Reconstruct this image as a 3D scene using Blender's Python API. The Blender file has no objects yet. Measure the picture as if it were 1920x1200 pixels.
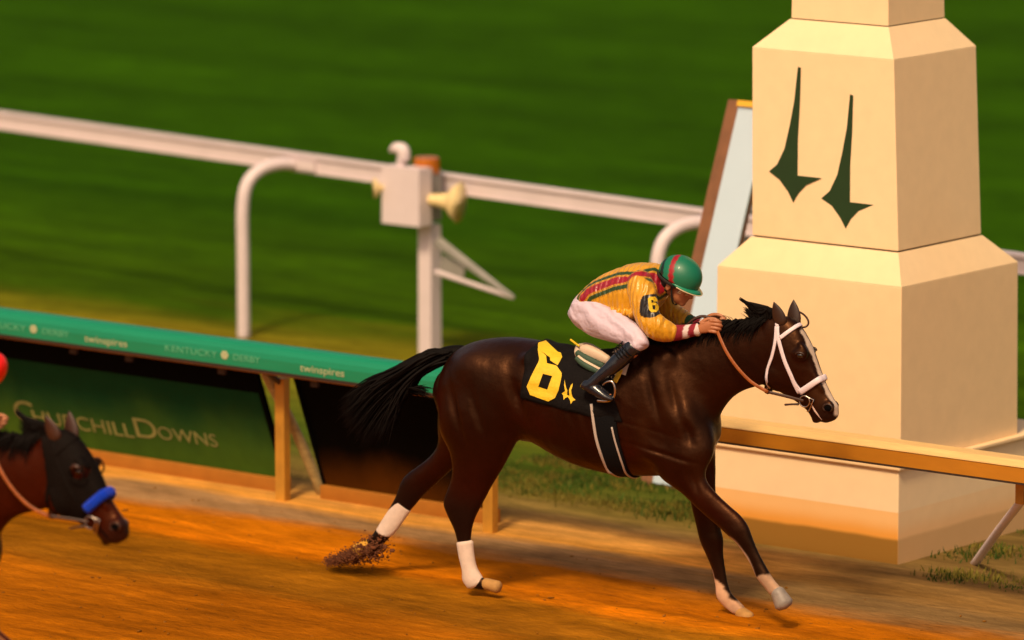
import bpy, bmesh, math, random
import numpy as np
from mathutils import Vector, Matrix
from mathutils.bvhtree import BVHTree
from mathutils.geometry import tessellate_polygon
random.seed(7)
rad = math.radians
S = bpy.context.scene
COL = S.collection
# ------------------------------------------------------------------ camera
FPX = 11000.0                       # focal length in pixels of the 1920 wide photograph
PHI, PIT, CAMH = rad(38), rad(9.29), 7.55
Z = Vector((0, 0, 1))
CR = Vector((math.cos(PHI), math.sin(PHI), 0))
DH = Vector((-math.sin(PHI), math.cos(PHI), 0))
CD = math.cos(PIT)*DH - math.sin(PIT)*Z
CU = math.sin(PIT)*DH + math.cos(PIT)*Z
def ray(px, py): return CD*FPX + CR*(px-960) + CU*(600-py)
_r = ray(1150, 1140)
CAM = _r*(-CAMH/(-_r.z)); CAM.z = CAMH
def gp(px, py, z=0.0):
    r = ray(px, py); return CAM + r*((z-CAM.z)/r.z)
def yp(px, py, Y):
    r = ray(px, py); return CAM + r*((Y-CAM.y)/r.y)
cd = bpy.data.cameras.new('camera'); cam = bpy.data.objects.new('camera', cd); COL.objects.link(cam)
cam.matrix_world = Matrix.Translation(CAM) @ Matrix((CR, CU, -CD)).transposed().to_4x4()
cd.sensor_width = 36; cd.lens = 36*FPX/1920; cd.clip_end = 3000; cd.clip_start = 1
cd.dof.use_dof = True; cd.dof.focus_distance = 35.4; cd.dof.aperture_fstop = 1.05
S.camera = cam
S.render.resolution_x = 1024; S.render.resolution_y = 640
# ------------------------------------------------------------------ light
SUN_AZ_VEC = Vector((0.30, -1.0, 0)).normalized()       # horizontal direction towards the sun
SUN_EL = rad(50)
w = bpy.data.worlds.new('World'); S.world = w; w.use_nodes = True
nt = w.node_tree; bg = nt.nodes['Background']
sky = nt.nodes.new('ShaderNodeTexSky'); sky.sky_type = 'NISHITA'; sky.sun_disc = False
sky.sun_elevation = SUN_EL; sky.sun_rotation = math.atan2(SUN_AZ_VEC.x, SUN_AZ_VEC.y)
sky.dust_density = 5; sky.air_density = 1.0; sky.ozone_density = 0.6
tint = nt.nodes.new('ShaderNodeMixRGB'); tint.blend_type = 'MULTIPLY'; tint.inputs[0].default_value = 1
tint.inputs[2].default_value = (1.0, 0.80, 0.64, 1)
nt.links.new(sky.outputs[0], tint.inputs[1]); nt.links.new(tint.outputs[0], bg.inputs[0])
bg.inputs[1].default_value = 0.125
sd = bpy.data.lights.new('sun', 'SUN'); sd.energy = 3.0; sd.angle = rad(9); sd.color = (1.0, 0.76, 0.45)
sun = bpy.data.objects.new('sun', sd); COL.objects.link(sun)
sv = SUN_AZ_VEC*math.cos(SUN_EL) + Z*math.sin(SUN_EL)
sun.rotation_euler = sv.to_track_quat('Z', 'Y').to_euler()
sun.location = sv*50
S.view_settings.view_transform = 'Standard'; S.view_settings.look = 'None'
S.view_settings.exposure = 0.0; S.view_settings.gamma = 1
# ------------------------------------------------------------------ helpers
def mat(name, col, rough=0.5, var=0.0, scale=8.0, stretch=(1, 1, 1), bump=0.0, bscale=None, metal=0.0,
        coat=0.0, stint=None, sheen=0.0, col2=None, attr=False, spec=0.5, wave=None):
    m = bpy.data.materials.new(name); m.use_nodes = True
    n, l = m.node_tree.nodes, m.node_tree.links
    b = n['Principled BSDF']; b.inputs['Roughness'].default_value = rough; b.inputs['Metallic'].default_value = metal
    b.inputs['Coat Weight'].default_value = coat; b.inputs['Sheen Weight'].default_value = sheen
    b.inputs['Specular IOR Level'].default_value = spec
    if stint: b.inputs['Specular Tint'].default_value = (*stint, 1)
    tc = n.new('ShaderNodeTexCoord'); mp = n.new('ShaderNodeMapping'); mp.inputs['Scale'].default_value = stretch
    l.new(tc.outputs['Object'], mp.inputs['Vector'])
    nz = n.new('ShaderNodeTexNoise'); nz.inputs['Scale'].default_value = scale; nz.inputs['Detail'].default_value = 6
    nz.inputs['Roughness'].default_value = 0.6
    l.new(mp.outputs[0], nz.inputs['Vector'])
    if attr:
        a = n.new('ShaderNodeAttribute'); a.attribute_name = 'Col'; base = a.outputs['Color']
    else:
        rgb = n.new('ShaderNodeRGB'); rgb.outputs[0].default_value = (*col, 1); base = rgb.outputs[0]
    mx = n.new('ShaderNodeMixRGB'); mx.blend_type = 'MIX' if col2 else 'MULTIPLY'
    cr = n.new('ShaderNodeValToRGB')
    cr.color_ramp.elements[0].position = 0.32; cr.color_ramp.elements[1].position = 0.68
    l.new(nz.outputs['Fac'], cr.inputs[0])
    if col2:
        l.new(cr.outputs[0], mx.inputs[0]); l.new(base, mx.inputs[1]); mx.inputs[2].default_value = (*col2, 1)
    else:
        cr.color_ramp.elements[0].color = (1-var, 1-var, 1-var, 1)
        mx.inputs[0].default_value = 1; l.new(base, mx.inputs[1]); l.new(cr.outputs[0], mx.inputs[2])
    l.new(mx.outputs[0], b.inputs['Base Color'])
    if bump:
        bn = n.new('ShaderNodeBump'); bn.inputs['Strength'].default_value = bump; bn.inputs['Distance'].default_value = 0.02
        if wave:
            nb = n.new('ShaderNodeTexWave'); nb.inputs['Scale'].default_value = wave[0]; nb.inputs['Distortion'].default_value = wave[1]
            nb.inputs['Detail'].default_value = 3; nb.inputs['Detail Scale'].default_value = 1.2; nb.bands_direction = wave[2]
            l.new(tc.outputs['Object'], nb.inputs['Vector'])
        else:
            nb = n.new('ShaderNodeTexNoise'); nb.inputs['Scale'].default_value = bscale or scale*3; nb.inputs['Detail'].default_value = 5
            l.new(mp.outputs[0], nb.inputs['Vector'])
        l.new(nb.outputs['Fac'], bn.inputs['Height']); l.new(bn.outputs[0], b.inputs['Normal'])
    m.diffuse_color = (*col, 1)
    return m
def link(name, me, m, parent=None, smooth=True, loc=None):
    me.name = name
    o = bpy.data.objects.new(name, me); COL.objects.link(o)
    if m: 
        me.materials.clear(); me.materials.append(m)
    if smooth: me.polygons.foreach_set('use_smooth', [True]*len(me.polygons))
    if parent: o.parent = parent
    if loc is not None:
        me.transform(Matrix.Translation(-Vector(loc))); o.location = loc
    return o
def obj(name, bm, m, parent=None, smooth=False, loc=None, bevel=0):
    if bevel:
        bmesh.ops.bevel(bm, geom=[e for e in bm.edges if e.calc_face_angle(0) > 0.5], offset=bevel, segments=2, affect='EDGES', profile=0.6)
    bmesh.ops.recalc_face_normals(bm, faces=bm.faces)
    me = bpy.data.meshes.new(name); bm.to_mesh(me); bm.free()
    return link(name, me, m, parent, smooth, loc)
def thing(name, label, cat, loc=(0, 0, 0), rz=0, group=None):
    o = bpy.data.objects.new(name, None); COL.objects.link(o); o.empty_display_size = .3
    o.location = loc; o.rotation_euler = (0, 0, rz); o['label'] = label; o['category'] = cat
    if group: o['group'] = group
    return o
def tag(o, label, cat, group=None):
    o['label'] = label; o['category'] = cat
    if group: o['group'] = group
    return o
def box(bm, x0, x1, y0, y1, z0, z1):
    vs = [bm.verts.new((x, y, z)) for x in (x0, x1) for y in (y0, y1) for z in (z0, z1)]
    for f in ((0,1,3,2),(4,6,7,5),(0,4,5,1),(2,3,7,6),(0,2,6,4),(1,5,7,3)): bm.faces.new([vs[i] for i in f])
def frustum(bm, a, b):                 # a,b = (x0,x1,y0,y1,z)
    vs = [bm.verts.new((x, y, q[4])) for q in (a, b) for x, y in ((q[0],q[2]),(q[1],q[2]),(q[1],q[3]),(q[0],q[3]))]
    bm.faces.new(vs[3::-1]); bm.faces.new(vs[4:])
    for i in range(4): bm.faces.new((vs[i], vs[(i+1)%4], vs[4+(i+1)%4], vs[4+i]))
def cr(p0, p1, p2, p3, t):
    return 0.5*((2*p1) + (p2-p0)*t + (2*p0-5*p1+4*p2-p3)*t*t + (3*p1-p0-3*p2+p3)*t*t*t)
def spline(vals, sub):
    out = []; n = len(vals)
    for i in range(n-1):
        p = [vals[max(i-1, 0)], vals[i], vals[i+1], vals[min(i+2, n-1)]]
        for k in range(sub): out.append(cr(*p, k/sub))
    out.append(vals[-1]); return out
def rings(bm, secs, seg=20, sub=3, e=1.0, egg=0.0, cap=True):
    """secs: list of (centre, N vector, L vector); a smooth closed tube through elliptical sections"""
    C = spline([Vector(s[0]) for s in secs], sub); N = spline([Vector(s[1]) for s in secs], sub); L = spline([Vector(s[2]) for s in secs], sub)
    prev = None; first = None
    for c, n_, l_ in zip(C, N, L):
        ring = []
        for k in range(seg):
            a = 2*math.pi*k/seg; ca, sa = math.cos(a), math.sin(a)
            x = math.copysign(abs(ca)**e, ca); y = math.copysign(abs(sa)**e, sa)
            ring.append(bm.verts.new(c + n_*x + l_*y*(1-egg*ca)))
        if prev:
            for k in range(seg): bm.faces.new((prev[k], prev[(k+1)%seg], ring[(k+1)%seg], ring[k]))
        else: first = ring
        prev = ring
    if cap:
        for rg, c, nb in ((first, C[0], C[1]), (prev, C[-1], C[-2])):
            r = min(N[0 if rg is first else -1].length, L[0 if rg is first else -1].length)
            d = (c-nb).normalized()*r*0.55
            mid = [bm.verts.new(c + (v.co-c)*0.72 + d*0.7) for v in rg]
            tip = bm.verts.new(c+d)
            for k in range(seg):
                bm.faces.new((rg[k], rg[(k+1)%seg], mid[(k+1)%seg], mid[k])); bm.faces.new((mid[k], mid[(k+1)%seg], tip))
def tube(bm, pts, rs, seg=10, sub=4, flat=1.0, cap=True, latv=None):
    """tube of round section through pts with radii rs"""
    pts = [Vector(p) for p in pts]
    if not isinstance(rs, (list, tuple)): rs = [rs]*len(pts)
    P_ = spline(pts, sub); R_ = spline(list(map(float, rs)), sub)
    secs = []; up = None
    for i, p in enumerate(P_):
        t = (P_[min(i+1, len(P_)-1)] - P_[max(i-1, 0)]).normalized()
        if up is None:
            up = Vector(latv) if latv else (Vector((0,1,0)) if abs(t.y) < .9 else Vector((1,0,0)))
        up = (up - t*up.dot(t)).normalized()
        secs.append((p, t.cross(up).normalized()*max(R_[i], 1e-4), up*max(R_[i], 1e-4)*flat))
    rings(bm, secs, seg, 1, cap=cap)
def ellipsoid(bm, c, ax, mtx=None, seg=20):
    r = bmesh.ops.create_uvsphere(bm, u_segments=seg, v_segments=seg//2+2, radius=1)
    M = Matrix.Translation(Vector(c)) @ (mtx.to_4x4() if mtx else Matrix.Identity(4)) @ Matrix.Diagonal((*ax, 1))
    bmesh.ops.transform(bm, matrix=M, verts=r['verts'])
def remesh(bm, voxel, smooth=6, fac=0.5):
    me = bpy.data.meshes.new('tmp'); bmesh.ops.recalc_face_normals(bm, faces=bm.faces); bm.to_mesh(me); bm.free()
    o = bpy.data.objects.new('tmp', me); COL.objects.link(o)
    md = o.modifiers.new('r', 'REMESH'); md.mode = 'VOXEL'; md.voxel_size = voxel; md.adaptivity = 0
    ms = o.modifiers.new('s', 'SMOOTH'); ms.factor = fac; ms.iterations = smooth
    dg = bpy.context.evaluated_depsgraph_get(); dg.update()
    out = bpy.data.meshes.new_from_object(o.evaluated_get(dg))
    bpy.data.objects.remove(o); return out
def coords(me):
    a = np.empty(len(me.vertices)*3, 'f'); me.vertices.foreach_get('co', a); return a.reshape(-1, 3)
def set_col(me, c):
    at = me.color_attributes.new('Col', 'FLOAT_COLOR', 'POINT')
    d = np.ones((len(me.vertices), 4), 'f'); d[:, :3] = c; at.data.foreach_set('color', d.ravel())
def lap(me, co, w_, it):
    e = np.empty(len(me.edges)*2, 'i'); me.edges.foreach_get('vertices', e); e = e.reshape(-1, 2); n_ = len(co)
    deg = np.maximum(np.bincount(e.ravel(), minlength=n_), 1)[:, None]; co = co.astype('d'); i0 = np.concatenate([e[:, 0], e[:, 1]]); i1 = np.concatenate([e[:, 1], e[:, 0]])
    for _ in range(it):
        s_ = np.stack([np.bincount(i0, weights=co[i1, k], minlength=n_) for k in range(3)], 1)/deg
        co = co+(s_-co)*w_[:, None]*.6
    return co
def bvh_of(me): return BVHTree.FromPolygons([v.co.copy() for v in me.vertices], [tuple(p.vertices) for p in me.polygons])
def seg_dist(co, poly):
    best = np.full(len(co), 1e9)
    for a, b in zip(poly[:-1], poly[1:]):
        a = np.array(a); b = np.array(b); ab = b-a
        t = np.clip(((co-a)@ab)/(ab@ab), 0, 1)[:, None]
        best = np.minimum(best, np.linalg.norm(co-(a+t*ab), axis=1))
    return best
def sm(x, a, b):
    t = np.clip((x-a)/(b-a), 0, 1); return t*t*(3-2*t)
def mixc(c, col, f): return c*(1-f[:, None]) + np.array(col)*f[:, None]
def vnoise(co, sc, seed=0):                                   # cheap smooth noise from sines
    rs = np.random.RandomState(seed); o = np.zeros(len(co))
    for k in range(6):
        d = rs.normal(size=3)*sc*(1+.4*k); o += np.sin(co@d+rs.uniform(0, 6))/(1+.4*k)
    return o/3.2
# ------------------------------------------------------------------ materials
M_white = mat('white_paint', (.72, .62, .66), .45, var=.10, scale=3, bump=.05)
M_cream = mat('cream_plaster', (.80, .62, .42), .55, var=.10, scale=2.2, bump=.12, bscale=40)
M_rail_green = mat('green_cover', (.003, .24, .12), .38, var=.12, scale=4, stretch=(.4, 3, 3), coat=.2)
M_rail_tan = mat('tan_cover', (.50, .20, .012), .5, var=.35, scale=1.2, stretch=(.8, 3, 2), bump=.1)
M_pale = mat('pale_lettering', (.10, .38, .22), .6, spec=.2)
M_tanlet = mat('tan_lettering', (.38, .42, .24), .6, spec=.2)
M_post = mat('rusty_post', (.60, .28, .025), .6, var=.45, scale=6, stretch=(1, 1, .5), bump=.2)
M_dark_metal = mat('dark_bracket', (.03, .015, .008), .6)
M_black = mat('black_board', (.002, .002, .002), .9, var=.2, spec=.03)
M_greyp = mat('grey_paint', (.30, .29, .27), .5, var=.2, scale=5)
M_yel = mat('yellowed_plastic', (.85, .66, .33), .4, var=.1)
M_orange = mat('amber_lens', (.45, .13, .01), .25, var=.2)
M_brownb = mat('brown_board', (.22, .09, .035), .6, var=.3, scale=5, stretch=(3, 3, .6))
M_gold = mat('gold_cap', (.75, .42, .03), .4)
M_emb = mat('dark_green_paint', (.012, .045, .012), .5, var=.15)
M_leather_br = mat('tan_leather', (.33, .085, .012), .45, var=.3, scale=30, bump=.1)
M_leather_dk = mat('dark_leather', (.05, .017, .008), .4, var=.3, scale=30)
M_strap = mat('white_strap', (.72, .62, .68), .45, var=.08, scale=40, bump=.1)
M_steel = mat('steel', (.55, .48, .42), .25, metal=1)
M_cloth_blk = mat('black_cloth', (.006, .0045, .0045), .8, var=.3, scale=25, bump=.25, bscale=50, spec=.12)
M_yellow = mat('yellow_felt', (.78, .50, .012), .65, var=.12, scale=30, bump=.2)
M_elastic = mat('girth_webbing', (.004, .004, .005), .8, spec=.12, bump=.2, scale=60)
M_piping = mat('girth_piping', (.45, .38, .34), .5)
M_hair = mat('black_hair', (.004, .0025, .002), .7, var=.3, scale=20, spec=.10)
M_hoof = mat('hoof_horn', (.28, .24, .21), .5, var=.3, scale=25)
M_hoof_d = mat('dusty_hoof', (.48, .25, .07), .8, var=.3, scale=25)
M_band = mat('leg_wrap', (.82, .64, .54), .7, var=.12, scale=30, bump=.4, wave=(60, 2, 'Z'))
M_coat = mat('horse_coat', (.03, .01, .006), .38, attr=True, var=.45, scale=5, bump=.26, bscale=14, spec=.36, stint=(1, .45, .22))
M_eye = mat('eye', (.006, .004, .003), .08, coat=1)
M_nost = mat('nostril', (.002, .0015, .0015), .9, spec=.05)
M_pink = mat('pink_lip', (.50, .33, .27), .5)
M_silk = mat('silk', (.7, .4, .05), .33, attr=True, var=.10, scale=14, bump=.38, wave=(9, 5, 'X'), sheen=.1)
M_breech = mat('breeches_cloth', (.60, .50, .62), .6, var=.05, scale=12, bump=.5, wave=(5, 6, 'DIAGONAL'))
M_boot = mat('boot_leather', (.008, .010, .016), .22, coat=.35, bump=.25, scale=10, bscale=14)
M_skin = mat('skin', (.42, .16, .07), .5, var=.15, scale=20)
M_helm = mat('helmet_shell', (.0, .2, .1), .45, attr=True, coat=.1)
M_brim = mat('helmet_brim', (.01, .22, .12), .3, coat=.4)
M_lens = mat('goggle_lens', (.55, .42, .26), .08, spec=.8, coat=1)
M_frame = mat('goggle_frame', (.65, .52, .34), .35)
M_hairb = mat('jockey_hair', (.012, .008, .006), .7)
M_cuff = mat('cuff_knit', (.3, .01, .03), .8, attr=True, bump=.4, scale=60)
M_saddle = mat('saddle_leather', (.62, .47, .34), .5, var=.12, scale=12, bump=.1)
M_pad = mat('saddle_pad', (.03, .075, .045), .7, var=.3, scale=20)
M_hood = mat('hood_mesh', (.006, .0035, .0025), .7, var=.3, scale=30, bump=.3, bscale=90, spec=.08)
M_blue = mat('blue_fleece', (.002, .045, .62), .95, var=.2, scale=50, bump=1.0, bscale=80, sheen=.1, spec=.1)
M_clod = mat('dirt_clod', (.16, .045, .010), .95, var=.4, scale=20, bump=.5)
# panel: dark green board, its sunlit lower part painted in as paler olive
def stain_or_light(name, base, low_col, z0, z1, rough=.6, nscale=3, extra=None, bump=.1, spec=.3, mott=.35):
    m = bpy.data.materials.new(name); m.use_nodes = True; n, l = m.node_tree.nodes, m.node_tree.links
    b = n['Principled BSDF']; b.inputs['Roughness'].default_value = rough; b.inputs['Specular IOR Level'].default_value = spec
    g = n.new('ShaderNodeNewGeometry'); sp = n.new('ShaderNodeSeparateXYZ'); l.new(g.outputs['Position'], sp.inputs[0])
    nz = n.new('ShaderNodeTexNoise'); nz.inputs['Scale'].default_value = nscale; nz.inputs['Detail'].default_value = 7
    mp = n.new('ShaderNodeMapping'); mp.inputs['Scale'].default_value = (1, 1, .5)
    l.new(g.outputs['Position'], mp.inputs[0]); l.new(mp.outputs[0], nz.inputs['Vector'])
    ad = n.new('ShaderNodeMath'); ad.operation = 'MULTIPLY_ADD'; ad.inputs[1].default_value = (z1-z0)*1.2; l.new(nz.outputs['Fac'], ad.inputs[0]); l.new(sp.outputs['Z'], ad.inputs[2])
    mr = n.new('ShaderNodeMapRange'); mr.inputs['From Min'].default_value = z0+(z1-z0)*.6; mr.inputs['From Max'].default_value = z1+(z1-z0)*.6
    mr.interpolation_type = 'SMOOTHSTEP'; l.new(ad.outputs[0], mr.inputs['Value'])
    mx = n.new('ShaderNodeMixRGB'); mx.inputs[1].default_value = (*low_col, 1); mx.inputs[2].default_value = (*base, 1); l.new(mr.outputs[0], mx.inputs[0])
    v = n.new('ShaderNodeMixRGB'); v.blend_type = 'MULTIPLY'; v.inputs[0].default_value = mott
    n2 = n.new('ShaderNodeTexNoise'); n2.inputs['Scale'].default_value = 9; n2.inputs['Detail'].default_value = 8; l.new(g.outputs['Position'], n2.inputs['Vector'])
    l.new(mx.outputs[0], v.inputs[1]); l.new(n2.outputs['Fac'], v.inputs[2]); l.new(v.outputs[0], b.inputs['Base Color'])
    bp = n.new('ShaderNodeBump'); bp.inputs['Strength'].default_value = bump; bp.inputs['Distance'].default_value = .01
    l.new(n2.outputs['Fac'], bp.inputs['Height']); l.new(bp.outputs[0], b.inputs['Normal'])
    return m
M_panel = stain_or_light('green_board', (.003, .050, .018), (.06, .14, .015), .0, .62, spec=.05, nscale=1.5)
M_panel_b = stain_or_light('black_panel', (.0015, .0015, .0015), (.11, .036, .003), -.02, .42, spec=.02, nscale=1.2)
M_kick = stain_or_light('kick_board', (.44, .17, .02), (.40, .14, .012), 0, .1)
M_plinth = stain_or_light('plinth_plaster', (.95, .73, .46), (.95, .73, .46), .02, .30, nscale=2, mott=.12, bump=.05)
def splash(m):
    # dirt thrown up by the track: two tide lines of different dirt on the plaster
    n, l = m.node_tree.nodes, m.node_tree.links; b = n['Principled BSDF']; src = b.inputs['Base Color'].links[0].from_socket
    g = n.new('ShaderNodeNewGeometry'); sp = n.new('ShaderNodeSeparateXYZ'); l.new(g.outputs['Position'], sp.inputs[0])
    nz = n.new('ShaderNodeTexNoise'); nz.inputs['Scale'].default_value = 1.6; nz.inputs['Detail'].default_value = 5; l.new(g.outputs['Position'], nz.inputs['Vector'])
    for z0, z1, col, amt in ((.315, .325, (.85, .40, .07), .6), (.18, .30, (.80, .30, .008), .75), (.155, .185, (.20, .105, .015), .82)):
        a = n.new('ShaderNodeMath'); a.operation = 'MULTIPLY_ADD'; a.inputs[1].default_value = .05 if z0 < .3 else .004; l.new(nz.outputs['Fac'], a.inputs[0]); l.new(sp.outputs['Z'], a.inputs[2])
        r = n.new('ShaderNodeMapRange'); r.interpolation_type = 'SMOOTHSTEP'; r.inputs['From Min'].default_value = z0+.02; r.inputs['From Max'].default_value = z1+.02
        r.inputs['To Min'].default_value = amt; r.inputs['To Max'].default_value = 0; l.new(a.outputs[0], r.inputs['Value'])
        # the wall facing the track catches most of the dirt
        nn = n.new('ShaderNodeSeparateXYZ'); l.new(g.outputs['Normal'], nn.inputs[0]); f = n.new('ShaderNodeMapRange'); f.inputs['From Min'].default_value = -.9; f.inputs['From Max'].default_value = -.1
        f.inputs['To Min'].default_value = 1; f.inputs['To Max'].default_value = .35; l.new(nn.outputs['Y'], f.inputs['Value'])
        k = n.new('ShaderNodeMath'); k.operation = 'MULTIPLY'; l.new(r.outputs[0], k.inputs[0]); l.new(f.outputs[0], k.inputs[1])
        mx = n.new('ShaderNodeMixRGB'); l.new(k.outputs[0], mx.inputs[0]); l.new(src, mx.inputs[1]); mx.inputs[2].default_value = (*col, 1); src = mx.outputs[0]
    l.new(src, b.inputs['Base Color'])
splash(M_plinth)
M_cream2 = stain_or_light('pillar_plaster', (.94, .72, .44), (.91, .67, .39), 1.6, 2.4, nscale=2, mott=.13, bump=.05)
# ground: colour zones run along the rail (world Y), every border broken by noise
def ground_mat():
    m = bpy.data.materials.new('ground_soil_and_grass'); m.use_nodes = True; n, l = m.node_tree.nodes, m.node_tree.links
    b = n['Principled BSDF']; b.inputs['Roughness'].default_value = .95; b.inputs['Specular IOR Level'].default_value = .02
    g = n.new('ShaderNodeNewGeometry'); sp = n.new('ShaderNodeSeparateXYZ'); l.new(g.outputs['Position'], sp.inputs[0])
    def noise(scale, st, detail=6, rough=.6):
        mp = n.new('ShaderNodeMapping'); mp.inputs['Scale'].default_value = st; l.new(g.outputs['Position'], mp.inputs[0])
        z = n.new('ShaderNodeTexNoise'); z.inputs['Scale'].default_value = scale; z.inputs['Detail'].default_value = detail; z.inputs['Roughness'].default_value = rough
        l.new(mp.outputs[0], z.inputs['Vector']); return z.outputs['Fac']
    def math_(op, a, bb, c=None):
        q = n.new('ShaderNodeMath'); q.operation = op
        for i, v in enumerate((a, bb, c)):
            if v is None: continue
            if isinstance(v, (int, float)): q.inputs[i].default_value = v
            else: l.new(v, q.inputs[i])
        return q.outputs[0]
    edge = noise(1.1, (.35, 1.6, 1)); 
    Y = math_('ADD', sp.outputs['Y'], math_('MULTIPLY', math_('SUBTRACT', edge, .5), 1.0))
    Yf = math_('ADD', sp.outputs['Y'], math_('MULTIPLY', math_('SUBTRACT', noise(.8, (.25, 1.2, 1)), .5), 2.6))
    def ramp(inp, lo, hi, stops):
        mr = n.new('ShaderNodeMapRange'); mr.inputs['From Min'].default_value = lo; mr.inputs['From Max'].default_value = hi; l.new(inp, mr.inputs['Value'])
        r = n.new('ShaderNodeValToRGB'); els = r.color_ramp.elements
        while len(els) < len(stops): els.new(.5)
        for e_, (p_, c_) in zip(els, stops): e_.position = (p_-lo)/(hi-lo); e_.color = (*c_, 1)
        l.new(mr.outputs[0], r.inputs[0]); return r.outputs[0]
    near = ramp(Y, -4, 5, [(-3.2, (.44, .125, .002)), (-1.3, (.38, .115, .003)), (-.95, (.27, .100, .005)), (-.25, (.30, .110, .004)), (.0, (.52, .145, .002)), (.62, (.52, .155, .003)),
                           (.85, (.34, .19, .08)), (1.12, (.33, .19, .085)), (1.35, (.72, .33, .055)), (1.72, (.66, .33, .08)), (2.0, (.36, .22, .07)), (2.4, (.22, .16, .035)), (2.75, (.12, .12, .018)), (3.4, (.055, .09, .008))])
    far = ramp(Yf, 2, 14, [(2.2, (.07, .12, .012)), (4.6, (.15, .15, .010)), (5.5, (.25, .19, .010)), (6.4, (.19, .17, .008)), (7.3, (.042, .095, .001)), (12, (.024, .078, .0002))])
    mz = n.new('ShaderNodeMapRange'); mz.inputs['From Min'].default_value = 3.4; mz.inputs['From Max'].default_value = 4.6; l.new(sp.outputs['Y'], mz.inputs['Value'])
    mX = n.new('ShaderNodeMapRange'); mX.interpolation_type = 'SMOOTHSTEP'; mX.inputs['From Min'].default_value = -.3; mX.inputs['From Max'].default_value = .9; mX.inputs['To Max'].default_value = .8
    l.new(math_('ADD', sp.outputs['X'], math_('MULTIPLY', noise(1.5, (1, 1, 1)), .6)), mX.inputs['Value'])
    mY = n.new('ShaderNodeMapRange'); mY.interpolation_type = 'SMOOTHSTEP'; mY.inputs['From Min'].default_value = .35; mY.inputs['From Max'].default_value = 1.0; l.new(Y, mY.inputs['Value'])
    brown_mix = n.new('ShaderNodeMixRGB'); l.new(math_('MULTIPLY', mX.outputs[0], mY.outputs[0]), brown_mix.inputs[0]); l.new(near, brown_mix.inputs[1]); brown_mix.inputs[2].default_value = (.19, .115, .04, 1); near = brown_mix.outputs[0]  # ground turns darker brown towards the right, beside the rail
    mx = n.new('ShaderNodeMixRGB'); l.new(mz.outputs[0], mx.inputs[0]); l.new(near, mx.inputs[1]); l.new(far, mx.inputs[2])
    def mul(col, fac, lo, hi, a=.3, b_=.7):
        r = n.new('ShaderNodeMapRange'); r.inputs['From Min'].default_value = a; r.inputs['From Max'].default_value = b_
        r.inputs['To Min'].default_value = lo; r.inputs['To Max'].default_value = hi; l.new(fac, r.inputs['Value'])
        v = n.new('ShaderNodeVectorMath'); v.operation = 'SCALE'; l.new(col, v.inputs[0]); l.new(r.outputs[0], v.inputs['Scale']); return v.outputs[0]
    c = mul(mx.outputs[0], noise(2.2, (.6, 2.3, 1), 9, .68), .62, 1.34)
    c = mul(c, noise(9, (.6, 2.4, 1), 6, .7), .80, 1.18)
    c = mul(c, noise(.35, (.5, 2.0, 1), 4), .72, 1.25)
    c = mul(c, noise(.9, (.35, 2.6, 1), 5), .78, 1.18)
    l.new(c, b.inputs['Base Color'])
    bp = n.new('ShaderNodeBump'); bp.inputs['Strength'].default_value = .8; bp.inputs['Distance'].default_value = .03
    l.new(noise(9, (1, 2.2, 1), 8, .7), bp.inputs['Height']); l.new(bp.outputs[0], b.inputs['Normal'])
    return m
M_ground = ground_mat()
def sheet(name, x0, x1, y0, y1, z, nx=2, ny=2, amp=0):
    bm = bmesh.new(); g = [[bm.verts.new((x0+(x1-x0)*i/nx, y0+(y1-y0)*j/ny, z)) for j in range(ny+1)] for i in range(nx+1)]
    for i in range(nx):
        for j in range(ny): bm.faces.new((g[i][j], g[i+1][j], g[i+1][j+1], g[i][j+1]))
    if amp:
        for row in g:
            for k, v in enumerate(row):
                if 0 < k < ny:
                    x, y = v.co.x, v.co.y
                    v.co.z += amp*(math.sin(x*3.1+y*9)+.8*math.sin(x*6.3-y*17+1)+.6*math.sin(y*41+x*2)+random.uniform(-.9, .9))
    o = obj(name, bm, M_ground, smooth=True); o['kind'] = 'structure'; return o
sheet('turf', -400, 400, -60, 700, 0)
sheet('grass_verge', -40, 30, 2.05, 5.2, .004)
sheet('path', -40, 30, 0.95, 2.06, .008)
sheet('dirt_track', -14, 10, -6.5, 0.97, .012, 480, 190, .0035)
# ------------------------------------------------------------------ finish pillar
pil = thing('finish_pillar', 'tall cream stepped square pillar with twin green spire emblem at the finish line', 'pillar', (0, 2.85, 0))
PL = (0, 2.85, 0)
def shift(bm): bmesh.ops.translate(bm, vec=-Vector(PL), verts=bm.verts)
bm = bmesh.new(); frustum(bm, (-.905, .645, 2.142, 4.0, -.02), (-.905, .645, 2.142, 4.0, .615)); shift(bm); obj('plinth', bm, M_plinth, pil, bevel=.008)
bm = bmesh.new(); frustum(bm, (-.893, .657, 2.130, 3.632, .345), (-.893, .657, 2.130, 3.632, .349)); bmesh.ops.translate(bm, vec=(0, 0, 0), verts=bm.verts); bm.free()
bm = bmesh.new(); frustum(bm, (-.93, .67, 2.117, 4.03, .615), (-.93, .67, 2.117, 4.03, .640)); shift(bm); obj('plinth_ledge', bm, M_cream2, pil, bevel=.006)
bm = bmesh.new(); frustum(bm, (-.838, .617, 2.202, 3.555, .640), (-.828, .608, 2.206, 3.547, 1.775)); shift(bm); obj('lower_shaft', bm, M_cream2, pil, bevel=.006)
bm = bmesh.new(); frustum(bm, (-.828, .608, 2.206, 3.547, 1.776), (-.655, .494, 2.335, 3.30, 1.968)); shift(bm); obj('lower_bevel', bm, M_cream2, pil)
bm = bmesh.new(); frustum(bm, (-.64, .478, 2.350, 3.285, 1.968), (-.64, .478, 2.350, 3.285, 1.978)); shift(bm); obj('joint', bm, M_dark_metal, pil)
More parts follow.
